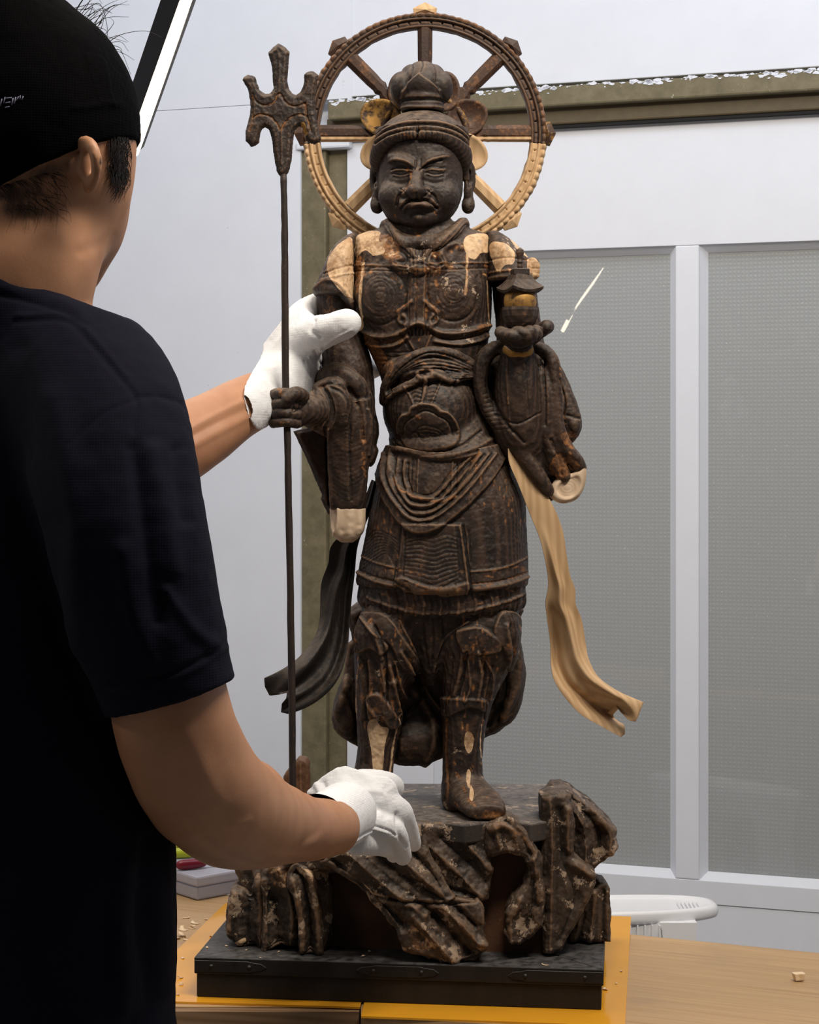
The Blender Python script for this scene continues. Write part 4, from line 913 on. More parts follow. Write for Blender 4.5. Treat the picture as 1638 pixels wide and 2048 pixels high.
# ---- the raised arm: sleeve, forearm, cupped hand
v = Vol((940, 560, -140), (1190, 1010, 90), 1.9)
v.chain([(1030, 560, -62, 44), (1040, 640, -66, 46), (1048, 720, -60, 50)])
v.chain([(1034, 712, 30, 34), (1035, 780, 14, 46), (1040, 860, -8, 54), (1050, 900, -20, 44)], 4)
v.slab(cat([(975, 716), (968, 770), (985, 830), (1020, 890), (1062, 940), (1096, 992), (1112, 1000), (1166, 946), (1150, 910), (1124, 862), (1118, 780), (1100, 715), (1050, 690)], 3, True), -70, -22, 14, 6)
v.chain([(1012, 694, 20, 11), (985, 700, 18, 14), (966, 722, 16, 15), (960, 765, 14, 14), (972, 812, 14, 14), (1002, 856, 16, 15), (1038, 900, 18, 15), (1070, 945, 14, 15), (1096, 982, 4, 13)], 4)
v.chain([(1066, 692, 10, 10), (1094, 708, 12, 13), (1106, 740, 14, 14), (1110, 800, 16, 14), (1112, 852, 16, 15), (1126, 890, 10, 15), (1148, 918, 4, 14), (1162, 936, -4, 12)], 4)
v.chain([(1085, 740, 14, 10), (1092, 800, 20, 12), (1094, 860, 16, 14), (1110, 920, 8, 16), (1128, 952, 0, 14)], 6)
v.chain([(1112, 735, -50, 14), (1126, 770, -50, 16), (1136, 806, -48, 20), (1146, 846, -46, 21), (1140, 872, -46, 16)], 4); v.ell((1150, 850, -46), (16, 26, 26), 3)
v.ell((1078, 905, -10), (34, 55, 22), 10, (0, 0, -30))
c = carve(v, 1)
c.line([(1012, 716), (1012, 780), (1018, 850)], 1.8, 1.5, rub=.45); c.line([(1048, 720), (1052, 790), (1056, 830)], 1.6, -1.6, rub=.2); c.line([(990, 830), (1030, 848), (1078, 826)], 2.4, -2.6, rub=.3)
c.line([(985, 735), (984, 790), (1004, 840), (1046, 885)], 3.4, -4, rub=.15); c.line([(1085, 720), (1088, 800), (1088, 850)], 3.4, -5)
c.line([(1120, 760), (1132, 800), (1128, 830)], 3, -5, rub=.5); c.line([(1136, 830), (1162, 836)], 3, -3)
c.line([(1100, 880), (1120, 920), (1122, 950)], 4, -5, rub=.4); c.area([(1096, 930), (1120, 905), (1160, 930), (1130, 955), (1108, 962)], -2, 4, rub=.75)
for k in range(9): c.line([(964+k, 790+k*9), (976+k*5, 786+k*9)], 1.3, -1)
for k in range(18):
    y = 700+k*12; c.line([(1112+k*1.5, y), (1115+k*1.5, y+4)], 2, -.2, rub=.8)
c.area([(1118, 870), (1150, 862), (1160, 880), (1140, 900)], 0, 3, rub=.8)
c.rough(.7, .1, 20).rough(.3, .3, 21)
put('sleeve', c, FS, M['lacquer'], ST)
v = Vol((1085, 915, -60), (1186, 1016, 40), 2.0)
v.slab(cat([(1098, 988), (1108, 962), (1128, 950), (1150, 944), (1164, 928), (1171, 932), (1173, 950), (1168, 976), (1154, 998), (1130, 1007), (1112, 1003)], 3, True), -26, 10, 7)
c = carve(v, 2); c.area([(1114, 980), (1128, 958), (1152, 952), (1160, 968), (1150, 988), (1130, 996)], -5, 4); 
for r in (8, 15, 22): c.line([(1134+math.cos(a)*r, 975+math.sin(a)*r*.8) for a in np.linspace(0, 6.28, 14)], 1.2, -.9, 2)
c.col[:] = 0; put('sleeve_tip', c, FS, M['white_cyp'], ST)['label'] = 'new pale carved wood end of the wide sleeve'
v = Vol((982, 640, 5), (1110, 740, 120), 1.7)
v.chain([(1033, 724, 34, 30), (1033, 704, 44, 29), (1034, 690, 50, 28)]); v.ell((1034, 678, 52), (40, 17, 36), 8)
for q in ([(1006, 668, 50, 11), (998, 670, 76, 12), (1012, 676, 96, 12), (1032, 680, 98, 10.5)], [(1020, 672, 62, 10), (1030, 668, 94, 10), (1046, 676, 98, 11), (1052, 684, 90, 10)], [(1036, 672, 62, 11), (1052, 668, 92, 11), (1060, 676, 92, 10.5)], [(1052, 672, 52, 11), (1066, 666, 76, 11), (1070, 674, 82, 10)]): v.chain(q, 2.5)
v.chain([(1058, 680, 40, 14), (1078, 664, 52, 13), (1090, 657, 62, 12), (1088, 660, 74, 10)], 4)
c = carve(v, 1); c.line([(1003, 700), (1016, 710), (1033, 713), (1052, 710), (1064, 700)], 5, 2.5, gold=.75, rub=.9); c.line([(1003, 693), (1033, 703), (1066, 692)], 1.8, -2.4); c.line([(1000, 692), (1016, 705)], 2.5, 0, pale=.7)
c.rough(.5, .14, 22)
put('raised_hand', c, FS, M['lacquer'], ST)

# ---- scarves: thick carved strips
def strip(name, L, R, end, dfn, th, mat, nu=26, fold=None, label=None, ny=8, rub=0):
    l = np.array(cat(L, ny)); r = np.array(cat(R, ny)); n = min(len(l), len(r)); l = l[np.linspace(0, len(l)-1, n).astype(int)]; r = r[np.linspace(0, len(r)-1, n).astype(int)]
    e = np.array(end); u = np.linspace(0, 1, nu)
    ee = np.stack([np.interp(u, np.linspace(0, 1, len(e)), e[:, i]) for i in (0, 1)], 1)
    G = l[:, None, :]*(1-u[None, :, None])+r[:, None, :]*u[None, :, None]
    K = 14                                                     # blend the last rows into the end outline
    for k in range(K):
        a = ((k+1)/K)**1.6; i = n-K+k; G[i] = G[i]*(1-a)+ee*a
    t = np.linspace(0, 1, n); D = dfn(t[:, None]+0*u, u[None, :]+0*t[:, None])
    front = np.dstack([G, D+th/2]); back = np.dstack([G, D-th/2])
    front = front.reshape(-1, 3); back = back.reshape(-1, 3)
    V = np.concatenate([front, back]); m = n*nu; Q = []
    for i in range(n-1):
        for j in range(nu-1):
            a = i*nu+j; Q.append((a, a+1, a+nu+1, a+nu)); Q.append((m+a, m+a+nu, m+a+nu+1, m+a+1))
    for i in range(n-1):
        a = i*nu; Q.append((a, a+nu, m+a+nu, m+a)); b = i*nu+nu-1; Q.append((b, m+b, m+b+nu, b+nu))
    for j in range(nu-1):
        Q.append((j, m+j, m+j+1, j+1)); a = (n-1)*nu+j; Q.append((a, a+1, m+a+1, m+a))
    Q = np.array(Q); W = FS(V); Q = orient(W, Q)
    col = np.zeros((len(V), 4)); 
    o = mesh_obj(name, W, Q, mat, ST, cols=col)
    if label: o['label'] = label
    md = o.modifiers.new('e', 'BEVEL'); md.width = .0008; md.segments = 2; md.limit_method = 'ANGLE'; md.angle_limit = math.radians(50)
    return o
sm = lambda x: np.clip(x, 0, 1)**2*(3-2*np.clip(x, 0, 1))
def dR(t, u):
    d = 20-60*t+70*sm((t-.55)/.45)
    ridge = 22*np.exp(-((u-(.62-.28*np.sin(t*5)))/.16)**2)*sm((t-.25)/.2)
    f2 = -20*np.exp(-((u-(.25+.1*np.sin(t*7+1)))/.12)**2)*sm((t-.45)/.2)
    return d+ridge+f2+10*np.sin(u*7+t*9)*sm((t-.6)/.3)-16*(u-.5)*np.cos(t*4)
strip('scarf', [(1014, 897), (1017, 925), (1034, 965), (1048, 1000), (1060, 1030), (1080, 1080), (1092, 1130), (1097, 1170), (1092, 1205), (1095, 1235), (1102, 1290), (1103, 1335), (1110, 1365), (1130, 1395), (1158, 1424), (1196, 1446), (1238, 1468)],
      [(1022, 897), (1045, 920), (1075, 960), (1105, 1010), (1125, 1060), (1133, 1110), (1140, 1150), (1150, 1178), (1152, 1210), (1164, 1240), (1172, 1288), (1176, 1315), (1190, 1345), (1208, 1362), (1235, 1378), (1258, 1388), (1281, 1398)],
      [(1238, 1469), (1247, 1464), (1248, 1448), (1224, 1436), (1214, 1424), (1226, 1404), (1236, 1418), (1250, 1432), (1264, 1434), (1281, 1398)], dR, 9, M['pale2'], nu=44, label='new unpainted golden wood scarf end, forked at its tip')
def dL(t, u):
    return -60+10*t+60*sm((t-.5)/.5)+20*np.exp(-((u-.45-.2*np.sin(t*6))/.14)**2)-14*np.exp(-((u-.8)/.1)**2)+9*np.sin(u*9+t*8)*sm((t-.6)/.3)
strip('scarf', [(742, 960), (722, 1010), (690, 1060), (660, 1095), (654, 1130), (640, 1172), (637, 1240), (628, 1275), (604, 1308), (575, 1333), (534, 1352)],
      [(756, 965), (746, 1010), (726, 1060), (713, 1100), (708, 1150), (702, 1200), (698, 1250), (694, 1300), (678, 1355), (640, 1402), (580, 1426)],
      [(530, 1354), (531, 1372), (540, 1390), (560, 1386), (577, 1382), (574, 1394), (564, 1406), (562, 1424), (580, 1428)], dL, 9, M['ribbon'], nu=34, label='old black scarf end, forked at its tip')
# ---------------------------------------------------------------- halo wheel behind the head
FH = Frame(2.345)
HX, HY = 850.0, 268.0
HA = thing('halo_wheel', 'eight-spoked halo wheel behind the statue head, dark gilt above, new pale wood below', 'halo', tuple(FH(np.array([HX, HY, 0]))[0]))
def ring_part(t0, t1, name, mat, label):
    n = int(abs(t1-t0)*180); th = np.linspace(t0, t1, n)
    r = [209.5, 211, 213, 215.5, 217.5, 219, 222, 225, 226.5, 228, 230.5, 232, 234, 237, 240, 242.5, 243.5]
    V = []
    for a in th:
        dash = 1.0 if (a*219/22) % 1 > .16 else -.6; b = (a*237/15.5) % 1; sc = abs(math.sin(math.pi*b))**.5
        h = [-11, 5, 9, 9.5, 5, 4, 4+3.5*dash, 4, 5, 9.5, 10, 5, 4, 5+5*sc, 4+4*sc, -1, -11]
        for q, z in zip(r, h):
            R = q+(.5-abs(b-.5))*3*(q > 238) + (1.2*noise3(np.array([[a*9, q*.05, 1]]), 3)[0] if q > 240 or q < 211 else 0)
            V.append((HX+R*math.cos(a), HY-R*math.sin(a), z+.6*noise3(np.array([[a*20, q*.1, 5]]), 2)[0]))
    m = len(r); Q = []
    for i in range(n-1):
        for j in range(m): a = i*m+j; b = i*m+(j+1) % m; Q.append((a, b, b+m, a+m))
    V = np.array(V); Q2 = np.array(Q); 
    W = FH(V); Q2 = Q2 if True else Q2
    col = np.zeros((len(V), 4)); rr = np.hypot(V[:, 0]-HX, V[:, 1]-HY)
    col[:, 2] = .16*((rr > 226) & (rr < 233))+.1*(rr < 216); col[:, 0] = .35*(rr > 236)
    nn = normals(V, Q2); nn *= np.sign((nn[:, 2]*(V[:, 2] > 0)).sum()); col[:, 3] = curv(V, Q2, nn, 2.4, 2)
    c1 = [tuple(range(m)), tuple((n-1)*m+j for j in range(m))[::-1]]
    qq = [tuple(q) for q in Q2]+c1
    import bmesh
    o = mesh_obj(name, W, qq, mat, HA, cols=col); bm = bmesh.new(); bm.from_mesh(o.data); bmesh.ops.recalc_face_normals(bm, faces=bm.faces[:]); bm.to_mesh(o.data); bm.free()
    o['label'] = label; return o
a0 = math.asin(-19/226)
ring_part(a0, math.pi-a0, 'rim', M['rim'], 'dark gilded upper half of the rim')
ring_part(math.pi-a0+.003, 2*math.pi+a0-.003, 'rim', M['pale2'], 'new pale lower half of the rim')
def hbar(a, r0, r1, w0, w1, name, mat, half=0):
    """faceted spoke: six-sided section, a carved knot near the hub"""
    ca, sa = math.cos(a), -math.sin(a); V = []; Q = []
    st = [(r0, w0*1.25), (r0+22, w0*1.25), (r0+30, w0*.8), (r0+38, w0*1.1), (r0+46, w0*.95), ((r0+r1)/2, (w0+w1)/2), (r1, w1)]
    for r, w_ in st:
        for u, z in ((-1, -8), (-1, 1), (-.45, 8), (.45, 8), (1, 1), (1, -8)):
            V.append((HX+r*ca-u*w_*sa, HY-3+r*sa+u*w_*ca, z))
    for i in range(len(st)-1):
        for j in range(6): p = i*6+j; q = i*6+(j+1) % 6; Q.append((p, q, q+6, p+6))
    Q += [tuple(range(6))[::-1], tuple(len(V)-6+j for j in range(6))]
    V = np.array(V); col = np.zeros((len(V), 4)); col[:, 2] = .10; col[:, 0] = .25
    return V, Q, col
import bmesh as _bm
def fixn(o):
    b = _bm.new(); b.from_mesh(o.data); _bm.ops.recalc_face_normals(b, faces=b.faces[:]); b.to_mesh(o.data); b.free(); return o
for k in range(8):
    a = k*math.pi/4; low = k in (5, 6, 7); mt = M['pale2'] if low else M['rim']
    V, Q, col = hbar(a, 88, 212, 14, 15, 'spoke', mt)
    o = fixn(mesh_obj('spoke', FH(V), Q, mt, HA, smooth=False, cols=col))
    if low: o['label'] = 'new pale wood spoke'
    if k in (0, 4):
        V2 = V.copy(); V2[:, 1] = V2[:, 1]*.35+ (HY+16.5)*.65; o2 = fixn(mesh_obj('spoke_repair', FH(V2), Q, M['pale2'], HA, smooth=False)); o2['label'] = 'thin new pale strip under the spoke'
    # pointed finial outside the rim
    ca, sa = math.cos(a), -math.sin(a); pl = [(240, -22), (250, -24), (262, 0), (250, 24), (240, 22)]
    V = [(HX+r*ca-u*sa, HY-1+r*sa+u*ca, z) for z in (-11, 2) for r, u in pl]+[(HX+246*ca, HY-1+246*sa, 9)]
    Q = [(4, 3, 2, 1, 0)]+[(i, (i+1) % 5, (i+1) % 5+5, i+5) for i in range(5)]+[(5+i, 5+(i+1) % 5, 10) for i in range(5)]
    o = fixn(mesh_obj('finial', FH(np.array(V, float)), Q, M['pale2'] if (low or k == 2) else M['rim'], HA, smooth=False, cols=np.tile([.3, 0, .30 if k == 0 else .08, 1], (11, 1))))
    if low or k == 2: o['label'] = 'new pale wood finial'
# lotus petals: shallow dishes
for k in range(8):
    a = math.pi/8+k*math.pi/4; low = k in (4, 5, 6, 7); ca, sa = math.cos(a), -math.sin(a); cx, cy = HX-2+94*ca, HY+4+94*sa
    V = []; nr, nt = 7, 28
    for i in range(nr):
        q = i/(nr-1)
        for j in range(nt):
            p = 2*math.pi*j/nt; u = math.cos(p)*42*q; w_ = math.sin(p)*37*q*(1-.12*math.cos(p))
            V.append((cx+u*ca-w_*sa, cy+u*sa+w_*ca, 2+13*q*q-4*math.cos(p)*q))
    m = len(V); V = V+[(x, y, z-5) for x, y, z in V]; Q = []
    for i in range(nr-1):
        for j in range(nt):
            p = i*nt+j; r_ = i*nt+(j+1) % nt; Q.append((p, r_, r_+nt, p+nt)); Q.append((m+p, m+p+nt, m+r_+nt, m+r_))
    for j in range(nt): p = (nr-1)*nt+j; r_ = (nr-1)*nt+(j+1) % nt; Q.append((p, r_, m+r_, m+p))
    V = np.array(V); col = np.zeros((len(V), 4)); col[:, 2] = .36 if k in (3,) else .10; col[:, 0] = .3
    o = fixn(mesh_obj('petal', FH(V), Q, M['pale2'] if low else M['rim'], HA, cols=col))
    if low: o['label'] = 'new pale wood petal'
pth = [(HX+math.cos(t)*84, HY+4-math.sin(t)*84, 4) for t in np.linspace(0, 2*math.pi, 60)]
V, Q = sweep(pth, lambda i, t: circ(7, 8), 8, False, up=(0, 0, 1)); fixn(mesh_obj('hub_ring', FH(V), Q, M['rim'], HA, cols=np.tile([.3, 0, .3, 1], (len(V), 1))))
V, Q = tube([(HX, HY+100, -6, 9), (HX, HY+200, -4, 9), (HX, HY+260, 0, 9)], 9); fixn(mesh_obj('mounting_rod', FH(V), Q, M['lacquer'], HA, cols=np.zeros((len(V), 4))))
V, Q = tube([(HX, HY+5, -6, 60), (HX, HY+5, 3, 60)], 60, 32, 1); fixn(mesh_obj('hub', FH(V), Q, M['rim'], HA, cols=np.zeros((len(V), 4))))

# ---------------------------------------------------------------- trident spear
FT = Frame(2.193)
SP = thing('trident_spear', 'long dark iron-brown trident spear gripped in the statue fist', 'spear', tuple(FT(np.array([585, 1652, 0]))[0]))
TR = [(557, 86), (570, 94), (579, 104), (577, 129), (575, 161), (578, 178), (584, 186), (592, 190), (603, 182), (609, 165), (608, 149), (616, 143), (626, 142), (637, 150), (634, 170), (631, 192), (631, 215), (634, 240), (643, 278), (638, 284), (629, 290), (613, 282), (609, 266), (604, 256), (598, 253), (591, 259), (587, 270), (585, 290), (583, 322), (577, 345), (569, 353), (561, 353), (553, 342), (547, 306), (543, 274), (538, 260), (530, 254), (524, 258), (520, 270), (519, 286), (511, 292), (503, 294), (491, 282), (491, 262), (496, 245), (500, 228), (501, 202), (495, 178), (485, 161), (488, 154), (496, 149), (505, 151), (512, 156), (515, 168), (520, 180), (530, 188), (541, 187), (547, 178), (545, 150), (542, 125), (536, 106), (545, 96)]
v = Vol((478, 78, -18), (650, 362, 18), 1.5)
v.slab(TR, -9, 9, 7, 0)
c = carve(v, 1)
for pts in ([(506, 190), (514, 205), (530, 212), (548, 206), (559, 188), (572, 206), (590, 214), (610, 208)], [(506, 236), (520, 230), (540, 234), (555, 250), (562, 262), (568, 250), (582, 236), (600, 230), (614, 234)], [(611, 208), (614, 232), (622, 262)], [(505, 195), (506, 236), (500, 262)]): c.line(pts, 1.9, -3.0, rub=1.0)
c.line([(559, 110), (559, 185)], 2.5, 1.4); c.line([(564, 262), (564, 330)], 2.4, 1.6, rub=.3); c.line([(606, 250), (612, 268)], 3.5, 0, gold=1, rub=.8)
c.rough(.8, .14, 30).rough(.4, .4, 31)
put('blade', c, FT, M['face'], SP)
V, Q = tube([(567, 346, 0, 6.6), (569, 450, 0, 6.6), (570, 560, 0, 7.2), (571, 760, 0, 7.2), (575, 880, 0, 7.0), (580, 1150, 0, 7.0), (584, 1400, 0, 7.2), (585, 1578, 0, 7.2), (585.5, 1652, 0, 7.2)], 6, 12, 6)
col = np.zeros((len(V), 4)); col[:, 0] = .15; V[:, 0] += noise3(V*.09, 4)*.9
fixn(mesh_obj('shaft', FT(V), Q, M['face'], SP, cols=col))

# ---------------------------------------------------------------- little pagoda on the raised palm
PG = thing('pagoda', 'small dark pagoda with a gilded round body on the statue raised palm', 'pagoda', tuple(FS(np.array([1036, 663, 72]))[0]))
PC = (1036, 70)
def lathe(rows, sides, name, mat, rot=0, smooth=True, rub=0, gold=0, sag=0):
    n = len(rows); V = []; Q = []
    for y, r in rows:
        for j in range(sides):
            a = 2*math.pi*j/sides+rot; dy = -sag*abs(math.sin(2*(a-rot)))*(-1) if False else 0
            V.append((PC[0]+r*math.cos(a), y, PC[1]+r*math.sin(a)))
    for i in range(n-1):
        for j in range(sides): p = i*sides+j; q = i*sides+(j+1) % sides; Q.append((p, q, q+sides, p+sides))
    Q += [tuple(range(sides)), tuple((n-1)*sides+j for j in range(sides))[::-1]]
    col = np.zeros((len(V), 4)); col[:, 0] = rub; col[:, 2] = gold
    return fixn(mesh_obj(name, FS(np.array(V, float)), Q, mat, PG, smooth=smooth, cols=col))
lathe([(664, 16), (660, 24), (650, 31), (638, 35.5), (626, 37), (620, 36), (622, 30)], 10, 'lotus_bowl', M['lacquer'], .2, False, .25, .2)
lathe([(628, 26), (620, 30), (610, 32), (600, 31.5), (594, 29), (590, 25)], 40, 'round_body', M['rim'], 0, True, .6, .42)
V = []; Q = []; n = 32                                            # square roof with upswept corners
rws = [(556, 20, 0), (566, 24, 1), (575, 31, 2.5), (583, 38, 5), (587, 41, 7), (592, 40, 7), (593, 30, 2)]
for y, r, up in rws:
    for j in range(n):
        a = 2*math.pi*j/n+.35; q = max(abs(math.cos(a-.35+math.pi/4)), abs(math.sin(a-.35+math.pi/4))); k = 1/q; cn = (k-1)/.414
        V.append((PC[0]+r*k*.84*math.cos(a), y-up*cn, PC[1]+r*k*.84*math.sin(a)))
for i in range(len(rws)-1):
    for j in range(n): p = i*n+j; q = i*n+(j+1) % n; Q.append((p, q, q+n, p+n))
Q += [tuple(range(n)), tuple((len(rws)-1)*n+j for j in range(n))[::-1]]
fixn(mesh_obj('roof', FS(np.array(V, float)), Q, M['lacquer'], PG, smooth=False, cols=np.zeros((len(V), 4))))
lathe([(557, 19), (556, 22), (546, 22), (544, 19)], 4, 'roof_cap', M['face'], .6, False)
lathe([(546, 4.5), (540, 5.5), (535, 4.5), (531, 6.5), (526, 5), (520, 6), (513, 8), (507, 7), (503, 2)], 10, 'spire', M['lacquer'], 0, False, .5)

# ---------------------------------------------------------------- base plinth
def basept(u, v_, z):                                             # u along the front (0..1), v depth in metres
    a = P(388, 1900, 2.1915); b = P(1207, 1900, 2.139); d = b-a; L = np.hypot(d[0], d[1]); e = d/L; e[2] = 0; n = np.array([-e[1], e[0], 0])
    p = a+e*L*u+n*v_; p[2] = z; return p
b0 = basept(0, 0, 0); b1 = basept(1, 0, 0); YAW = math.degrees(math.atan2(b1[1]-b0[1], b1[0]-b0[0])); BW = np.linalg.norm(b1-b0); BD = .315
BC = basept(.5, BD/2, 0)
PL = thing('plinth', 'low black lacquered rectangular plinth with metal corner plates under the rock pedestal', 'plinth', (BC[0], BC[1], ZA))
zb0, zb1, zb2 = ZA+.0003, ZA+.0275, ZA+.0465
V, Q = boxv((BC[0], BC[1], (zb0+zb1)/2), (BW/2-.0025, BD/2-.0025, (zb1-zb0)/2), YAW, .0012); mesh_obj('lower_tier', V, Q, M['black'], PL, smooth=False, cols=np.zeros((len(V), 4)))
eb = (b1-b0)/BW; nb = np.array([-eb[1], eb[0], 0])
def bpt(u, w_, z): p = BC+eb*u+nb*w_; p[2] = z; return p
hw, hd, fr_ = BW/2, BD/2, .075
def prism2(pts, z0, z1, bev=.0012):
    V, Q = prism(pts, z0, z1); return V, Q
g = .0004
for nm, pts in (('front', [(-hw, -hd), (hw, -hd), (hw-fr_-g, -hd+fr_), (-hw+fr_+g, -hd+fr_)]), ('back', [(-hw, hd), (hw, hd), (hw-fr_-g, hd-fr_), (-hw+fr_+g, hd-fr_)]), ('left', [(-hw, -hd+g*1.6), (-hw, hd-g*1.6), (-hw+fr_, hd-fr_-g), (-hw+fr_, -hd+fr_+g)]), ('right', [(hw, -hd+g*1.6), (hw, hd-g*1.6), (hw-fr_, hd-fr_-g), (hw-fr_, -hd+fr_+g)])):
    V, Q = prism2([bpt(x, y, 0) for x, y in pts], zb1, zb2); o = fixn(mesh_obj('mitred_board', V, Q, M['black'], PL, smooth=False, cols=np.zeros((len(V), 4))))
    md = o.modifiers.new('b', 'BEVEL'); md.width = .0011; md.segments = 2
V, Q = prism2([bpt(x, y, 0) for x, y in ((-hw+fr_, -hd+fr_), (hw-fr_, -hd+fr_), (hw-fr_, hd-fr_), (-hw+fr_, hd-fr_))], zb1, zb2-.0015); fixn(mesh_obj('centre_board', V, Q, M['black'], PL, smooth=False, cols=np.zeros((len(V), 4))))
def plate(u0, u1, z0, z1, pin=True, ends=(1, 1), nm='metal_plate'):
    """flat fitting with ogee ends on the front face"""
    h = (z1-z0)/2; zc = (z0+z1)/2; L = []
    def endp(u, s):
        if not ends[0 if s < 0 else 1]: return [(u, z1), (u, z0)] if s > 0 else [(u, z0), (u, z1)]
        q = [(u-s*.022, z1), (u-s*.014, zc+h*.75), (u-s*.006, zc+h*.62), (u, zc), (u-s*.006, zc-h*.62), (u-s*.014, zc-h*.75), (u-s*.022, z0)]
        return q if s > 0 else q[::-1]
    L = endp(u1, 1)+endp(u0, -1); n = len(L)
    V = [BC+eb*u-nb*(hd+.0002) + np.array([0, 0, z]) for u, z in L]+[BC+eb*u-nb*(hd+.0012)+np.array([0, 0, z]) for u, z in L]
    for q in V: q[2] = q[2]-BC[2]
    Q = [tuple(range(n)), tuple(range(2*n-1, n-1, -1))]+[(i, i+n, (i+1) % n+n, (i+1) % n) for i in range(n)]
    o = fixn(mesh_obj(nm, np.array(V), Q, M['black'], PL, smooth=False, cols=np.tile([.35, 0, 0, 1], (len(V), 1))))
    md = o.modifiers.new('b', 'BEVEL'); md.width = .0004; md.segments = 1
    if pin:
        for u in (u0+.02, u1-.02):
            c0 = BC+eb*u-nb*(hd+.0010); c0[2] = zc; c1 = BC+eb*u-nb*(hd+.0027); c1[2] = zc
            V, Q = tube([(*c0, .0026), (*c1, .0014)], .002, 10, 1); mesh_obj('stud', V, Q, M['black'], o, cols=np.zeros((len(V), 4)))
plate(-.046, .049, zb1+.0035, zb2-.003); plate(.127, hw-.0006, zb1+.003, zb2-.003, True, (1, 0)); plate(-hw+.0006, -.150, zb1+.003, zb2-.003, True, (0, 1))
# ---------------------------------------------------------------- rock pedestal
ZR = zb2; ZP = .9555
RK = thing('rock_pedestal', 'carved dark wooden rock pedestal with a flat weathered top carrying the statue', 'pedestal', (0, 2.3, ZR))
def rk(name, poly, Y, depth, ridges=(), bev=10, k=0, mat='rock', amp=2.2, seed=1, step=2.1, tilt=0, paint=(), smooth=False, extra=None):
    f = Frame(Y); p = cat(poly, 3, True) if smooth else poly; a = np.array(p)
    yb = HZ+(CAMZ-ZR)/Y*F_PX; a[:, 1] = np.minimum(a[:, 1], yb-.3)
    v = Vol((a[:, 0].min()-14, a[:, 1].min()-14, -depth-16), (a[:, 0].max()+14, a[:, 1].max()+14, 18), step)
    v.slab(a, -depth, 0, bev)
    if extra: extra(v)
    c = carve(v, 1)
    for r in ridges:
        pts, w_, h = r[:3]; c.line(pts, w_*1.15, h*1.35, 3, rub=.35 if h > 0 else 0, sharp=1)
    c.V += c.N*((1-2.2*np.abs(noise3(c.V*.02, seed+9, 2)))*amp*.9)[:, None]
    if tilt: c.V[:, 2] += (c.base[:, 1]-a[:, 1].max())*tilt
    c.rough(amp, .045, seed).rough(amp*.4, .14, seed+3).rough(.35, .4, seed+5)
    for p_ in paint: c.area(p_[0], 0, 2, **p_[1])
    c.V[:, 1] = np.minimum(c.V[:, 1], yb-.2)
    return put(name, c, f, M[mat], RK)
# flat top board
tp = [onT(632, 1566, ZP), onT(1104, 1568, ZP), onT(1112, 1640, ZP), onT(1060, 1648, ZP), onT(1000, 1641, ZP), onT(930, 1650, ZP), onT(870, 1644, ZP), onT(830, 1649, ZP), onT(600, 1640, ZP)]
V, Q = prism(tp, ZP-.022, ZP); o = fixn(mesh_obj('top_board', V, Q, M['rocktop'], RK, smooth=False, cols=np.tile([.25, .12, 0, 1], (len(V), 1)))); md = o.modifiers.new('b', 'BEVEL'); md.width = .002; md.segments = 2
cb = [bpt(-.150, -.095, 0), bpt(.165, -.095, 0), bpt(.150, .12, 0), bpt(-.165, .12, 0)]
V, Q = prism(cb, ZR, ZP-.022); o = fixn(mesh_obj('core_block', V, Q, M['rockr'], RK, smooth=False, cols=np.zeros((len(V), 4))))
o['label'] = 'plain red-brown block seen between the rocks'
D_ = lambda x0, y0, x1, y1, n, dx, dy, w_, h: [([(x0+dx*i, y0+dy*i), ((x0+x1)/2+dx*i+3, (y0+y1)/2+dy*i-4), (x1+dx*i, y1+dy*i)], w_, h*(1 if i % 2 == 0 else -1)) for i in range(n)]
rk('rock', [(462, 1784), (470, 1779), (484, 1781), (500, 1790), (508, 1764), (516, 1754), (528, 1772), (530, 1890), (500, 1899), (474, 1897), (455, 1880), (449, 1858), (452, 1820)], 2.232, 110, [([(470, 1790), (462, 1830), (458, 1870)], 4, 5), ([(500, 1795), (496, 1850), (500, 1890)], 8, -7), ([(517, 1760), (522, 1830), (520, 1890)], 5, 6)], 8, seed=2, paint=[([(466, 1890), (488, 1876), (492, 1884), (478, 1896)], dict(pale=.9))])
rk('rock', [(464, 1728), (560, 1700), (650, 1700), (650, 1800), (560, 1812), (510, 1806), (482, 1786)], 2.25, 150, D_(500, 1730, 520, 1800, 4, 36, 0, 7, 7), 10, seed=4)
rk('rock', [(524, 1742), (545, 1722), (600, 1715), (652, 1722), (664, 1780), (662, 1886), (628, 1896), (585, 1898), (560, 1904), (525, 1903)], 2.214, 140, [([(545, 1800), (552, 1850), (560, 1895)], 16, -16), ([(530, 1760), (530, 1900)], 4, 5), ([(560, 1740), (575, 1775), (585, 1830), (580, 1890)], 7, 9), ([(620, 1760), (640, 1820), (645, 1890)], 7, 8)], 8, seed=6, paint=[([(536, 1735), (575, 1730), (585, 1765), (550, 1775)], dict(pale=.42, rub=.6))])
rk('root_rock', [(576, 1742), (592, 1728), (612, 1732), (626, 1756), (636, 1800), (645, 1850), (647, 1908), (622, 1913), (600, 1912), (600, 1870), (597, 1830), (588, 1800), (576, 1775)], 2.197, 60, [([(590, 1745), (604, 1760), (612, 1800), (620, 1860), (620, 1905)], 7, -13), ([(618, 1750), (630, 1810), (638, 1900)], 5, 6), ([(586, 1760), (602, 1830), (606, 1900)], 4, 5)], 7, seed=8, smooth=True, paint=[([(588, 1735), (618, 1740), (622, 1765), (600, 1750)], dict(pale=.5, rub=.7))])
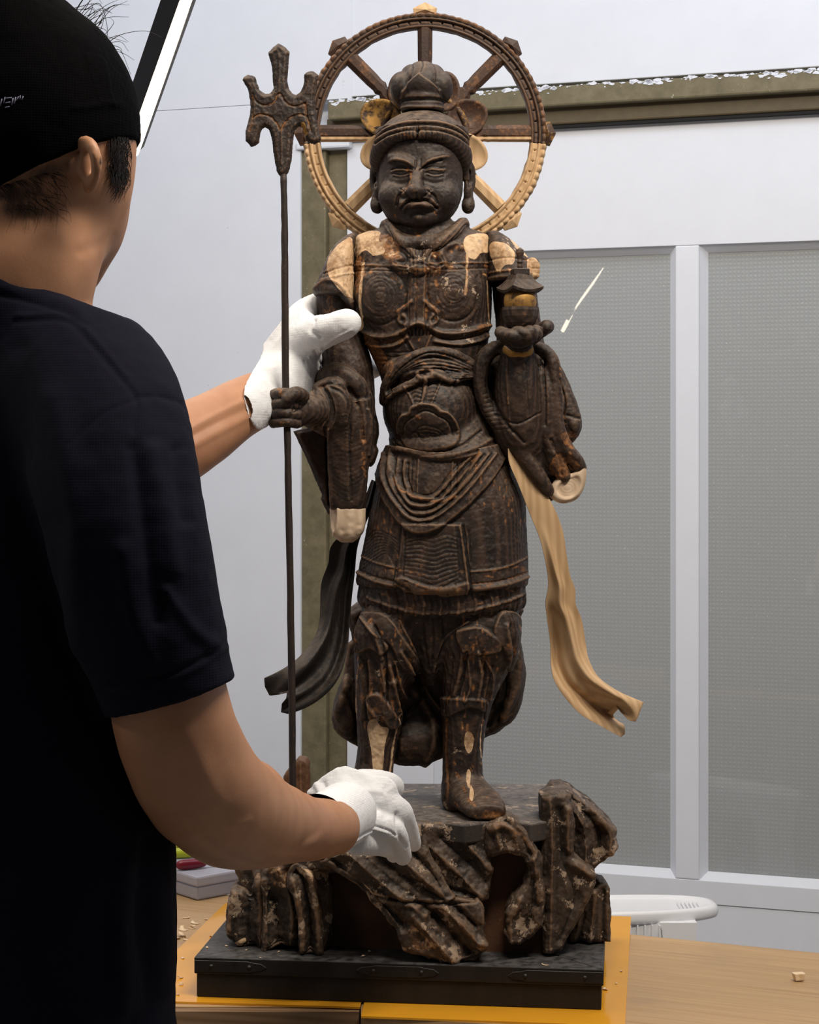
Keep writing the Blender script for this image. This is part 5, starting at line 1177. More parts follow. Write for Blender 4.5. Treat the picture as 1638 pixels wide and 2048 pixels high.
rk('ridged_rock', [(640, 1725), (690, 1664), (760, 1650), (835, 1656), (880, 1745), (905, 1800), (955, 1800), (966, 1830), (968, 1900), (952, 1927), (893, 1927), (850, 1918), (806, 1902), (790, 1862), (770, 1838), (715, 1776)], 2.164, 110,
   [([(690, 1700), (770, 1770), (850, 1830)], 7, 10), ([(725, 1685), (800, 1750), (885, 1800)], 7, -9), ([(765, 1680), (830, 1740), (895, 1800)], 8, 11), ([(800, 1678), (860, 1745), (893, 1795)], 5, -7), ([(665, 1722), (740, 1790), (805, 1850)], 8, -10), ([(720, 1790), (800, 1803), (880, 1808), (950, 1800)], 3, -8), ([(850, 1815), (905, 1870), (945, 1915)], 7, -12), ([(880, 1808), (925, 1850), (960, 1890)], 6, 11), ([(825, 1830), (870, 1880), (910, 1925)], 7, 11), ([(905, 1810), (950, 1850)], 5, -9), ([(960, 1810), (964, 1900)], 4, 4)], 9, seed=10, amp=2.4, paint=[([(806, 1838), (830, 1850), (850, 1870), (880, 1905), (830, 1900), (812, 1870)], dict(pale=.42, rub=.5)), ([(715, 1770), (735, 1775), (760, 1800), (745, 1798)], dict(pale=.6))])
rk('rock', [(820, 1648), (905, 1650), (975, 1646), (985, 1720), (978, 1800), (955, 1808), (905, 1796), (872, 1740), (835, 1690)], 2.182, 90, [([(845, 1680), (900, 1730), (960, 1790)], 6, 7), ([(880, 1676), (930, 1720), (972, 1765)], 6, -6), ([(925, 1680), (955, 1710), (978, 1740)], 5, 6), ([(900, 1780), (950, 1790)], 4, -5)], 6, seed=12, amp=2.6)
rk('claw_rock', [(970, 1692), (974, 1655), (990, 1644), (1015, 1634), (1040, 1648), (1056, 1662), (1068, 1692), (1086, 1722), (1090, 1780), (1087, 1850), (1066, 1874), (1040, 1890), (1022, 1888), (1012, 1868), (1011, 1828), (1026, 1800), (1048, 1776), (1056, 1740), (1050, 1716), (1020, 1706), (985, 1716), (972, 1710)], 2.176, 80,
   [([(985, 1660), (1010, 1650), (1050, 1680), (1070, 1730), (1075, 1800)], 5, 6), ([(1010, 1640), (1040, 1668), (1062, 1710)], 4, -7), ([(990, 1652), (998, 1690)], 4, 5), ([(1022, 1642), (1034, 1690)], 4, 5), ([(1070, 1760), (1060, 1830), (1045, 1875)], 6, -8), ([(1040, 1800), (1022, 1840), (1024, 1880)], 5, 6)], 7, seed=14, amp=2.4)
rk('pillar_rock', [(1081, 1592), (1104, 1586), (1135, 1590), (1150, 1640), (1150, 1715), (1193, 1748), (1192, 1768), (1165, 1830), (1122, 1904), (1104, 1908), (1087, 1906), (1084, 1750)], 2.192, 90, [([(1100, 1600), (1104, 1700), (1100, 1900)], 5, 5), ([(1120, 1620), (1124, 1720), (1150, 1790), (1120, 1880)], 6, -5), ([(1150, 1730), (1180, 1750)], 6, 6), ([(1135, 1620), (1136, 1700)], 5, 6)], 7, seed=16, amp=1.6)
rk('rock', [(1098, 1600), (1112, 1584), (1145, 1588), (1175, 1612), (1212, 1642), (1234, 1662), (1236, 1698), (1212, 1722), (1186, 1740), (1150, 1735), (1120, 1725), (1104, 1660)], 2.225, 150, [([(1128, 1596), (1165, 1650), (1172, 1725)], 7, 9), ([(1150, 1600), (1195, 1655), (1200, 1715)], 6, -9), ([(1180, 1622), (1218, 1665), (1220, 1705)], 5, 8), ([(1110, 1610), (1135, 1670), (1140, 1720)], 6, -8)], 9, seed=18, amp=2.4)
rk('rock', [(1140, 1885), (1150, 1850), (1182, 1782), (1198, 1765), (1212, 1768), (1220, 1780), (1222, 1830), (1223, 1886)], 2.245, 90, [([(1190, 1785), (1180, 1880)], 4, 5), ([(1208, 1780), (1206, 1880)], 4, -5), ([(1170, 1830), (1160, 1880)], 4, -4)], 7, seed=20, amp=1.5)
rk('rock', [(1100, 1590), (1106, 1566), (1112, 1580), (1116, 1620), (1100, 1640)], 2.30, 40, [], 3, seed=22, amp=1.0, step=2.2)
rk('rock', [(480, 1760), (560, 1660), (700, 1640), (1120, 1640), (1190, 1760), (1200, 1890), (470, 1880)], 2.33, 170, D_(560, 1680, 540, 1850, 8, 70, 0, 14, 12), 14, seed=24, amp=4, step=5)
rk('rock', [(560, 1700), (590, 1640), (640, 1636), (720, 1650), (760, 1690), (720, 1740), (600, 1750)], 2.20, 110, [([(600, 1660), (640, 1700), (700, 1730)], 8, 9), ([(650, 1650), (720, 1690)], 7, -8)], 10, seed=26)
# block with the socket for the spear
v = Vol((556, 1508, -60), (630, 1650, 20), 2.2); f = Frame(2.235)
v.slab([(566, 1640), (566, 1556), (572, 1546), (598, 1517), (612, 1520), (618, 1528), (620, 1640)], -48, -8, 5)
c = carve(v, 1); c.line([(600, 1530), (602, 1600)], 2, 2); c.rough(1.0, .08, 40).rough(.4, .3, 41)
o = put('spear_socket', c, f, M['rockr'], RK); o['label'] = 'small upright block holding the foot of the spear'

# ---------------------------------------------------------------- hanging lamp, stool, boxes, shavings
LB = thing('lamp_batten', 'black slanting lamp batten with a glowing strip at upper left', 'lamp', (-.33, 2.9, 1.9))
A_ = P(352, -90, 2.55); B_ = P(262, 305-8, 3.05); A2 = P(240+.5, 315, 3.05)
def bar(A, B, w_, h, off=(0, 0, 0), nm='x', mat=None):
    A = np.array(A)+off; B = np.array(B)+off; d = B-A; L = np.linalg.norm(d); d /= L; s = np.cross(d, (0, 1, 0)); s /= np.linalg.norm(s); u = np.cross(s, d); V = []
    for t in (0, L):
        for a, b in ((-1, -1), (1, -1), (1, 1), (-1, 1)): V.append(A+d*t+s*a*w_/2+u*b*h/2)
    return fixn(mesh_obj(nm, V, [(0, 1, 2, 3), (7, 6, 5, 4), (0, 4, 5, 1), (1, 5, 6, 2), (2, 6, 7, 3), (3, 7, 4, 0)], mat, LB, smooth=False))
led = bpy.data.materials.new('lamp_glow'); led.use_nodes = True; nb_ = led.node_tree.nodes['Principled BSDF']; nb_.inputs['Emission Color'].default_value = (1, .86, .66, 1); nb_.inputs['Emission Strength'].default_value = 20; nb_.inputs['Base Color'].default_value = (1, .9, .8, 1)
def lampline(x0, y0, Y0, x1, y1, Y1, w_, h, nm, mat): return bar(P(x0, y0, Y0), P(x1, y1, Y1), w_, h, (0, 0, 0), nm, mat)
lampline(365, -60, 2.6, 248, 275, 3.0, .027, .012, 'housing', M['black_metal'])
lampline(396, -60, 2.61, 267, 305, 3.01, .0150, .006, 'diffuser', led)
lampline(409, -60, 2.605, 283, 296, 3.005, .0022, .010, 'edge_rail', M['black_metal'])
def mirrored(px, py, L):                                  # where something stands that the pane reflects at this pixel
    o = np.array([0, 0, CAMZ]); d = P(px, py, 1)-o; d /= np.linalg.norm(d); W1 = W0-NW*.019; W1[2] = 0; n3 = NW; t = (n3@(W1-o*[1, 1, 0]))/(n3@d); p = o+d*t; r = d-2*(d@n3)*n3; return p+r*L
# two battens behind the camera, seen only as reflections
def led_bar(name, A, B, w_, lab):
    global LB
    L0 = LB; m = (A+B)/2; LB = tag(thing(name, lab, 'lamp', tuple(m)), None); bar(A, B, w_, .012, (0, 0, 0), 'diffuser', led); k = (B-A)*.03; bar(A-k+[0, 0, .014], B+k+[0, 0, .014], w_*1.5, .02, (0, 0, 0), 'housing', M['black_metal']); LB = L0
led_bar('lamp_batten', mirrored(1150, 612, 2.6), mirrored(1195, 550, 3.1), .066, 'glowing lamp batten behind the camera that the left pane reflects as a slanting bar')
led_bar('lamp_batten', mirrored(1130, 652, 2.5), mirrored(1137, 640, 2.6), .044, 'short glowing lamp whose reflection is the small spot in the left pane')
# white plastic stool behind the table
YS = 3.15; sx = (1200-CX)/F_PX*YS; zs = CAMZ-(1812-HZ)/F_PX*YS
SLl = thing('plastic_stool', 'white plastic stool standing behind the table by the wall', 'stool', (sx, YS, 0))
def rz8(V):
    V = np.array(V, float); a = math.radians(5); d = V[:, :2]-[sx, YS]; V[:, 0] = sx+d[:, 0]*math.cos(a)-d[:, 1]*math.sin(a); V[:, 1] = YS+d[:, 0]*math.sin(a)+d[:, 1]*math.cos(a); return V
V = []; n = 64; rx, ry = (1438-1200)/F_PX*YS, .062
prof = [(0, -.001), (.80, -.001), (.88, .000), (.93, .004), (.97, .004), (1.0, -.002), (1.005, -.010), (.99, -.016), (.94, -.018), (.93, -.012), (0, -.010)]
for q, z in prof:
    for j in range(n):
        a = 2*math.pi*j/n; V.append((sx+rx*q*np.sign(math.cos(a))*abs(math.cos(a))**.75, YS+ry*q*np.sign(math.sin(a))*abs(math.sin(a))**.75, zs+z))
Q = [(i*n+j, i*n+(j+1) % n, (i+1)*n+(j+1) % n, (i+1)*n+j) for i in range(len(prof)-1) for j in range(n)]
V = rz8(V); fixn(mesh_obj('seat', V, Q, M['plastic'], SLl))
for a, b in ((1, 1), (1, -1), (-1, 1), (-1, -1)):
    pts = [(sx+a*rx*.62, YS+b*ry*.7, zs-.014), (sx+a*rx*.78, YS+b*ry*.85, .0)]
    A, B = pts; V = []
    for p, w_ in ((A, .030), (((A[0]*.8+B[0]*.2), (A[1]*.8+B[1]*.2), zs*.8), .016), (B, .014)):
        for u, w2 in ((-1, -1), (1, -1), (1, 1), (-1, 1)): V.append((p[0]+u*w_, p[1]+w2*.012, p[2]))
    Q = [(i*4+j, i*4+(j+1) % 4, i*4+4+(j+1) % 4, i*4+4+j) for i in (0, 1) for j in range(4)]+[(3, 2, 1, 0), (8, 9, 10, 11)]
    fixn(mesh_obj('leg', V, Q, M['plastic'], SLl, smooth=False))
V, Q = boxv((sx+.02, YS-ry*.78, zs-.045), (rx*.62, .003, .032), 0, .001); mesh_obj('apron', V, Q, M['plastic'], SLl, smooth=False)
for k in range(7):
    V, Q = boxv((sx+rx*.10+k*.012, YS-ry*.78-.006, zs-.036), (.0013, .004, .018), 0, 0); mesh_obj('rib', V, Q, M['plastic'], SLl, smooth=False)
for k in range(6):
    V, Q = boxv((sx+rx*.66+k*.0065, YS-.005, zs+.0012), (.0012, .020, .0018), 0, 0); mesh_obj('seat_slat', V, Q, M['plastic'], SLl, smooth=False)
# translucent box with tool handles on its lid
tr = bpy.data.materials.new('frosted_plastic'); tr.use_nodes = True; b_ = tr.node_tree.nodes['Principled BSDF']; b_.inputs['Base Color'].default_value = (.62, .62, .70, 1); b_.inputs['Roughness'].default_value = .35; b_.inputs['Transmission Weight'].default_value = .35; b_.inputs['IOR'].default_value = 1.2
q0 = onT(394, 1803); bx = thing('storage_box', 'translucent plastic storage box on the table at the left behind the arm', 'box', (q0[0], q0[1]+.06, ZT))
ang = 41; e1 = np.array([math.cos(math.radians(ang)), math.sin(math.radians(ang)), 0]); e2 = np.array([-e1[1], e1[0], 0]); cB = q0+e1*.060-np.array([0, 0, 0])+e2*.10
for nm, z0, z1, gx in (('tray', .0005, .019, -.0016), ('lid', .0195, .034, 0)):
    V, Q = boxv((cB[0], cB[1], ZT+(z0+z1)/2), (.060+gx, .10+gx, (z1-z0)/2), ang, .003); mesh_obj(nm, V, Q, tr, bx, smooth=False)
zt_ = ZT+.034
def handle(px, py, ln, r, ang_, mat, nm, lab, z=zt_):
    p = onT(px, py, z+r); d = np.array([math.cos(math.radians(ang_)), math.sin(math.radians(ang_)), 0])
    t = thing(nm, lab, 'tool', (p[0], p[1], z+.0003)); rows = []
    for s_ in np.linspace(-1, 1, 15): rows.append((*(p+d*ln*s_), max(.0008, r*(1-abs(s_)**5)**.5*(1-.18*(s_ > 0)*s_))))
    V, Q = tube(rows, r, 16, 1); mesh_obj('handle', V, Q, mat, t)
    V, Q = tube([(*(p+d*ln*.99), r*.35), (*(p+d*ln*1.5), r*.3)], r, 8, 1); mesh_obj('blade', V, Q, M['iron'], t)
handle(383, 1728, .024, .0075, 25, M['red'], 'chisel', 'dark red handled tool on the storage box lid')
handle(368, 1706, .026, .0075, 12, M['yellow'], 'chisel', 'yellow-green handled tool, nearer of two on the box lid', z=zt_)
handle(356, 1690, .024, .006, 20, M['yellow'], 'chisel', 'yellow-green handled tool farther back on the box lid', z=zt_)
# shavings
def shaving(px, py, s_, lab, z=ZT, grp='wood shavings on the table', kind=0):
    p = onT(px, py, z); n = 9; V = []; a0 = random.random()*6.28; bend = random.uniform(1.2, 3.4)
    for i in range(n):
        t = i/(n-1); a = bend*t; w_ = s_*.35*(1-.5*abs(t-.5))
        x, zz = s_*math.sin(a)/bend*2.2, s_*(1-math.cos(a))/bend*.45
        for u in (-1, 1): V.append((x, u*w_+.2*s_*math.sin(t*5), zz))
    V = np.array(V); V = np.concatenate([V, V+[0, 0, .0004]]); R = rotm(random.uniform(-12, 12), random.uniform(-8, 8), math.degrees(a0)); V = V@R.T; V[:, 2] -= V[:, 2].min()-.0002; m = 2*n
    V = V+p; Q = []
    for i in range(n-1):
        a = 2*i; Q += [(a, a+1, a+3, a+2), (m+a, m+a+2, m+a+3, m+a+1), (a, a+2, m+a+2, m+a), (a+1, m+a+1, m+a+3, a+3)]
    Q += [(0, m, m+1, 1), (2*n-2, 2*n-1, m+2*n-1, m+2*n-2)]
    o = fixn(mesh_obj('wood_shaving', V, Q, M['shaving'], None)); return tag(o, lab, 'shaving', grp)
LT = 'curled pale wood shaving lying on the table left of the plinth'
for x, y, s_ in ((364, 1837, .008), (373, 1862, .011), (388, 1858, .009), (398, 1848, .010), (352, 1876, .008), (364, 1872, .012), (378, 1880, .007), (412, 1838, .006)): shaving(x, y, s_, LT)
LA = 'small pale wood shaving on the amber sheet near the plinth'
for x, y, s_ in ((362, 1916, .005), (365, 1955, .006), (366, 1970, .006), (352, 1990, .004), (448, 1824, .004), (1213, 1979, .007), (1243, 1943, .004), (550, 2022, .0), (1232, 1968, .003), (420, 1872, .004)):
    if s_: shaving(x, y, s_, LA, ZA, 'shavings on the amber sheet')
LP = 'tiny pale wood shaving on the black plinth top'
for x, y, s_ in ((416, 1896, .004), (452, 1893, .004), (490, 1901, .003), (556, 1905, .004), (519, 1916, .002), (723, 1913, .005), (740, 1903, .004), (1097, 1931, .005), (1080, 1903, .004)): shaving(x, y, s_, LP, zb2, 'shavings on the plinth')
p = onT(1597, 1962); V, Q = boxv((p[0], p[1], ZT+.0055), (.0062, .0045, .0045), 12, .0012); V[:, 0] = p[0]+(V[:, 0]-p[0])*(1+(V[:, 2]-ZT-.0055)*45)
tag(mesh_obj('wood_chip', V, Q, M['shaving'], None, smooth=False), 'single blocky pale wood chip at the right of the table', 'chip')
# ---------------------------------------------------------------- the restorer
FPN = Frame(1.62); SPN = FPN.s
def X(px, py, Y): return (CX+(px-CX)*Y/1.62, HZ+(py-HZ)*Y/1.62, (1.62-Y)/SPN)
def XR(px, py, Y, r): return (*X(px, py, Y), r/SPN)
PE = thing('person', 'person seen from behind in a black cap, navy t-shirt and white cotton gloves, steadying the statue with both hands', 'person', (-.34, 1.62, 0))
PE['label'] = 'person in black cap, navy t-shirt and white gloves holding the statue, seen from behind'
# skin: head, neck and both arms are one body
v = Vol((-420, -60, -1010), (640, 2000, 420), 6.0) if False else None
def body_vol(lo, hi, step):
    v = Vol(lo, hi, step)
    # head turned away to the right and bent down
    v.ell(X(62, 262, 1.60), (200, 250, 225), 20, (0, 42, 0))
    v.ell(X(118, 360, 1.62), (140, 195, 150), 40); v.ell(X(160, 430, 1.66), (92, 120, 90), 50); v.ell(X(150, 520, 1.68), (62, 80, 70), 40)
    v.ell(X(224, 300, 1.68), (38, 90, 60), 30); v.ell(X(75, 470, 1.62), (110, 120, 120), 40)
    v.chain([XR(52, 430, 1.60, .062), XR(30, 560, 1.585, .057), XR(5, 700, 1.62, .058)], 40)
    v.chain([XR(-120, 720, 1.63, .06), XR(0, 720, 1.63, .06), XR(150, 765, 1.58, .055)], 30)
    # right arm, near
    v.chain([XR(190, 790, 1.53, .050), XR(250, 1050, 1.50, .046), XR(322, 1330, 1.515, .046), XR(354, 1468, 1.535, .0485), XR(408, 1574, 1.575, .050), XR(470, 1626, 1.65, .048), XR(550, 1648, 1.77, .038), XR(610, 1658, 1.87, .0315), XR(665, 1655, 1.95, .029)], 14, n=14, kk=0)
    v.ell(X(500, 1590, 1.68), (62, 70, 70), 30)
    # left arm, far
    v.chain([XR(-30, 760, 1.76, .052), XR(60, 900, 1.90, .046), XR(145, 1010, 2.06, .046), XR(300, 925, 2.11, .0445), XR(400, 866, 2.155, .040), XR(470, 822, 2.195, .035), XR(532, 790, 2.24, .0305)], 10, n=12, kk=0)
    return v
# ear, seen from behind
def ear(v):
    v.chain([XR(160, 292, 1.532, .005), XR(174, 284, 1.512, .0048), XR(187, 300, 1.505, .0046), XR(193, 328, 1.505, .0044), XR(190, 352, 1.510, .0046), XR(178, 376, 1.528, .0056)], 4)
    v.ell(X(174, 332, 1.520), (16, 46, 11), 6, (0, 30, 0)); v.chain([XR(160, 330, 1.54, .012), XR(168, 335, 1.525, .009)], 8)
v = body_vol((-330, -30, -1480), (900, 1930, 420), 5.2)
ear(v); c = carve(v, 7)
c.line([(190, 520), (215, 500), (235, 480)], 10, -2)
c.line([X(250, 285, 1.61)[:2], X(250, 330, 1.61)[:2], X(244, 365, 1.61)[:2]], 5, .3, rub=.7)
for pts, w_ in (([(-20, 380), (20, 382), (60, 370)], 26), ([(0, 410), (60, 415)], 20), ([(20, 352), (70, 340), (120, 322)], 16)): c.line([X(x, y, 1.50)[:2] for x, y in pts], w_, .4, rub=.55)
cx_ = lambda px, py, Y: X(px, py, Y)[:2]
c.line([cx_(478, 1606, 1.63), cx_(505, 1596, 1.66), cx_(528, 1580, 1.68)], 7, 2.0, taper=.3); c.line([cx_(440, 1560, 1.6), cx_(470, 1590, 1.62)], 12, -3)
c.line([cx_(420, 1650, 1.6), cx_(520, 1685, 1.72), cx_(620, 1685, 1.9)], 12, -3); c.line([cx_(560, 1640, 1.78), cx_(620, 1650, 1.9)], 10, 3)
c.line([cx_(380, 1450, 1.53), cx_(420, 1530, 1.55), cx_(450, 1570, 1.6)], 22, 5); c.bump(cx_(350, 1650, 1.56), (60, 50), 5)
for a, b in (((330, 925, 2.05), (500, 830, 2.14)), ((330, 880, 2.05), (505, 790, 2.14))): c.line([cx_(*a), ((cx_(*a)[0]+cx_(*b)[0])/2, (cx_(*a)[1]+cx_(*b)[1])/2-4), cx_(*b)], 9, 3.5)
c.line([cx_(330, 900, 2.05), cx_(420, 850, 2.1), cx_(500, 812, 2.14)], 8, -3); c.bump(cx_(632, 1628, 1.9), (28, 24), 4.5); c.bump(cx_(300, 1600, 1.54), (60, 70), 4); c.rough(2.4, .011, 4)
bd_ = put('body', c, FPN, M['skin'], PE)
# ---- t-shirt
sv = Vol((-420, 520, -760), (620, 2260, 520), 5.5)
Yt = 1.63
def rowp(y, L, R, d): a, b = X(L, y, Yt), X(R, y, Yt); return (a[1], (a[0]+b[0])/2, a[2], (b[0]-a[0])/2, d)
sv.chain([XR(60, 690, 1.60, .058), XR(140, 745, 1.56, .066), XR(200, 830, 1.53, .069), XR(238, 1000, 1.50, .0655), XR(284, 1200, 1.50, .061), XR(338, 1385, 1.52, .0545), XR(360, 1460, 1.525, .054)], 0)
hm = np.array(X(340, 1392, 1.52)); hn = np.array([.27, .95, -.02])
sv.box(hm+hn*155, (360, 150, 330), 4, 3, (0, 0, -16), mode='sub')
sv.loft([rowp(535, -150, 178, 250), rowp(600, -160, 192, 262), rowp(640, -180, 212, 265), rowp(700, -220, 255, 255), rowp(780, -270, 300, 260), rowp(1000, -290, 315, 280), rowp(1400, -290, 325, 290), rowp(1750, -290, 345, 290), rowp(2160, -290, 347, 295)], 45, e=2.3)
sv.chain([XR(-60, 720, 1.72, .07), XR(-20, 800, 1.78, .068), XR(70, 920, 1.90, .066)], 40)
nc = np.array(X(90, 583, 1.58)); sv.box(nc+np.array([.316, -.949, 0])*130, (500, 130, 600), 4, 5, (0, 0, 18.4), mode='sub')
sc_ = carve(sv, 2)
s2 = lambda pts: [cx_(x, y, Yy) for x, y, Yy in pts]
sc_.line(s2([(20, 640, 1.5), (130, 640, 1.5), (190, 690, 1.5), (245, 760, 1.47), (268, 800, 1.45), (262, 860, 1.44)]), 5, -3.0); sc_.line(s2([(24, 628, 1.5), (135, 630, 1.5), (198, 682, 1.5), (252, 752, 1.47)]), 5, 2.2)
sc_.line(s2([(268, 792, 1.45), (300, 790, 1.45), (340, 800, 1.46), (360, 812, 1.47)]), 4, -2.4); sc_.line(s2([(268, 798, 1.45), (200, 830, 1.45), (140, 890, 1.45)]), 4, -2)
sc_.line(s2([(222, 1372, 1.47), (300, 1358, 1.46), (380, 1330, 1.46), (446, 1292, 1.47)]), 5, -3.2); sc_.line(s2([(222, 1384, 1.47), (300, 1370, 1.46), (384, 1342, 1.46), (450, 1306, 1.47)]), 5, 2)
for pts, w_, h in (([(300, 900, 1.45), (330, 1020, 1.45), (350, 1140, 1.45)], 16, 8), ([(270, 900, 1.45), (290, 1040, 1.45), (320, 1240, 1.45)], 14, -8), ([(350, 900, 1.46), (372, 1040, 1.46)], 12, -7), ([(250, 1100, 1.45), (270, 1220, 1.45), (300, 1320, 1.45)], 18, 8), ([(340, 1180, 1.46), (390, 1260, 1.46), (430, 1300, 1.46)], 12, 6),
                   ([(310, 1700, 1.5), (300, 1850, 1.5), (320, 2050, 1.5)], 18, 12), ([(270, 1720, 1.5), (262, 1880, 1.5), (280, 2050, 1.5)], 16, -10), ([(225, 1760, 1.5), (222, 1900, 1.5), (230, 2050, 1.5)], 18, 10), ([(100, 800, 1.45), (150, 1000, 1.45), (140, 1300, 1.45)], 26, 9), ([(40, 700, 1.5), (60, 900, 1.5)], 24, -8)): sc_.line(s2(pts), w_, h)
sc_.line(s2([(-20, 566, 1.5), (60, 585, 1.5), (130, 608, 1.52), (180, 632, 1.55)]), 9, 4); sc_.line(s2([(-20, 584, 1.5), (60, 603, 1.5), (130, 626, 1.52), (190, 655, 1.55)]), 4, -3)
sc_.rough(4, .008, 5).rough(.8, .04, 6); sc_.col[:] = 0
put('shirt', sc_, FPN, M['shirt'], PE)
# trousers and shoes (below the frame)
tv = Vol((-900, 1900, -500), (900, 4300, 450), 16)
zf = lambda z: HZ+(CAMZ-z)/SPN
for sx_ in (-1, 1):
    tv.chain([(CX+(-.33+sx_*.045)/SPN, zf(.92), -40*0, .078/SPN), (CX+(-.34+sx_*.07)/SPN, zf(.72), 0, .075/SPN), (CX+(-.33+sx_*.11)/SPN, zf(.48), 0, .068/SPN), (CX+(-.33+sx_*.12)/SPN, zf(.10), 0, .058/SPN)], 60)
tc_ = carve(tv, 2); tc_.col[:] = 0; put('trousers', tc_, FPN, M['shirt'], PE)
for sx_ in (-1, 1):
    x0 = -.33+sx_*.12; V, Q = boxv((x0+.03, 1.66, .045), (.045, .13, .0445), -30, .035); mesh_obj('shoe', V, Q, M['cap'], PE)
# ---- cap
kv = Vol((-330, -120, -300), (300, 420, 340), 4.0)
kv.ell(X(54, 266, 1.60), (214, 264, 240), 0, (0, 42, 0)); kv.ell(X(0, 110, 1.60), (150, 180, 190), 40)
kn = -22
bx_c = np.array(X(70, 318, 1.60)); 
kn_c = np.array(X(130, 297, 1.50)); kv.box(kn_c+np.array([.42, .908, 0])*160, (430, 160, 430), 4, 3, (0, 0, -25), mode='sub')
c = carve(kv, 2)
for k in range(26):                                            # knitted mesh side panel
    t = k/25; c.line([(205+30*t, 150+92*t), (226+26*t, 150+92*t), (238+20*t, 156+92*t)], 1.8, 1.6, 3)
c.line([(190, 262), (225, 252), (262, 240)], 7, 3); c.rough(1.6, .02, 7).rough(.4, .12, 8); c.col[:] = 0
cap_o = put('cap', c, FPN, M['cap'], PE)
# faint embroidered mark on the cap
mk = []
for x, y, l, a in ((2, 205, 13, 75), (9, 200, 10, 80), (14, 214, 9, 10), (15, 205, 10, 8), (17, 196, 11, 5), (24, 203, 12, 80), (29, 201, 12, 78), (33, 196, 9, 60), (39, 195, 7, 85), (44, 196, 7, 70)):
    p = np.array(X(x, y, 1.372)); d = np.array([math.cos(math.radians(a)), math.sin(math.radians(a)), 0])*l*.55
    mk.append((p, d))
from mathutils.bvhtree import BVHTree
dg = bpy.context.evaluated_depsgraph_get(); bvc = BVHTree.FromObject(cap_o, dg); off = Vector(PE.location)
prt = []
for x, y, l, a in ((2, 205, 15, 75), (9, 200, 12, 80), (15, 214, 9, 10), (16, 205, 10, 8), (18, 196, 11, 5), (25, 203, 14, 80), (30, 201, 14, 78), (35, 197, 9, 60), (40, 195, 8, 85), (45, 196, 8, 70)):
    ps = []
    for s_ in (-1, 0, 1):
        dx, dy = math.cos(math.radians(a))*l*.5*s_, -math.sin(math.radians(a))*l*.5*s_
        o_ = Vector((0, 0, CAMZ)); d_ = (Vector(P(x+dx, y+dy, 2.0))-o_).normalized(); h = bvc.ray_cast(o_-off, d_)
        if h[0] is not None: q = h[0]+off-d_*.0004; ps.append((*q, .0005))
    if len(ps) > 1: prt.append(tube(ps, .0005, 5, 1))
if prt:
    V, Q = join(prt); m_ = mesh_obj('embroidery', V, Q, M['print_'], cap_o); m_['label'] = 'small pale embroidered mark'; m_.location = (0, 0, 0)
# ---- hair: wisps over the cap, nape and temple locks
def strand(pts, r, bag):
    q = cat([list(X(*p)) for p in pts], 5); bag.append(sweep([np.array(a) for a in q], lambda i, t: circ(r*(1-.8*t)+.15, 4), 4, True, up=(.3, .2, 1)))
bag = []
for k in range(26):
    x0 = random.uniform(150, 206); y0 = 10+(x0-150)*1.45+random.uniform(-6, 6); a = random.uniform(-1.4, .5); L = random.uniform(18, 60)
    x1, y1 = x0+math.cos(a)*L, y0+math.sin(a)*L; x2, y2 = x1+math.cos(a+random.uniform(-.9, 1.2))*L*.7, y1+math.sin(a+random.uniform(-.3, 1.4))*L*.6
    strand([(x0-10, y0+8, 1.62), (x1, y1, 1.62), (x2, y2, 1.62)], .7, bag)
for pts in ([(205, 95, 1.62), (240, 70, 1.62), (290, 62, 1.62), (325, 75, 1.62)], [(190, 50, 1.62), (215, 35, 1.62), (258, 34, 1.62)], [(214, 110, 1.62), (240, 100, 1.62), (262, 150, 1.62)], [(170, 20, 1.62), (200, 8, 1.62), (215, 60, 1.62), (205, 90, 1.62)]): strand(pts, .8, bag)
bvh = BVHTree.FromObject(bd_, dg)
def lie(pts, r, lift=.0006, n=5):
    q = cat([list(p) for p in pts], n); out = []
    for i, (x, y) in enumerate(q):
        o_ = Vector((0, 0, CAMZ)); d_ = (Vector(P(x, y, 2.0))-o_).normalized(); h = bvh.ray_cast(o_-off, d_)
        if h[0] is None: continue
        t = i/(len(q)-1); out.append((*(h[0]+off+h[1]*(lift+.002*math.sin(t*3))), r*(1-.8*t)))
    if len(out) > 2: bag2.append(tube(out, r, 4, 1))
bag2 = []
for k in range(110):                                           # nape
    x, y = random.uniform(-8, 120), random.uniform(330, 420)
    y = max(y, 372-.28*x); a = random.uniform(.1, 1.1); L = random.uniform(20, 60)
    lie([(x, y), (x+math.cos(a)*L*.5, y+math.sin(a)*L*.5), (x+math.cos(a+.5)*L, y+math.sin(a+.5)*L)], .00026)
for k in range(260):                                           # temple
    x, y = random.triangular(212, 258, 236), random.uniform(255, 350); L = random.uniform(25, 60)
    lie([(x, y), (x+random.uniform(-3, 5), y+L*.5), (x+random.uniform(-14, 4), min(y+L, 425))], .00042)
V, Q = join([(FPN(a), b) for a, b in bag]+bag2); o = mesh_obj('hair', V, Q, M['hair'], PE); o['kind'] = 'stuff'
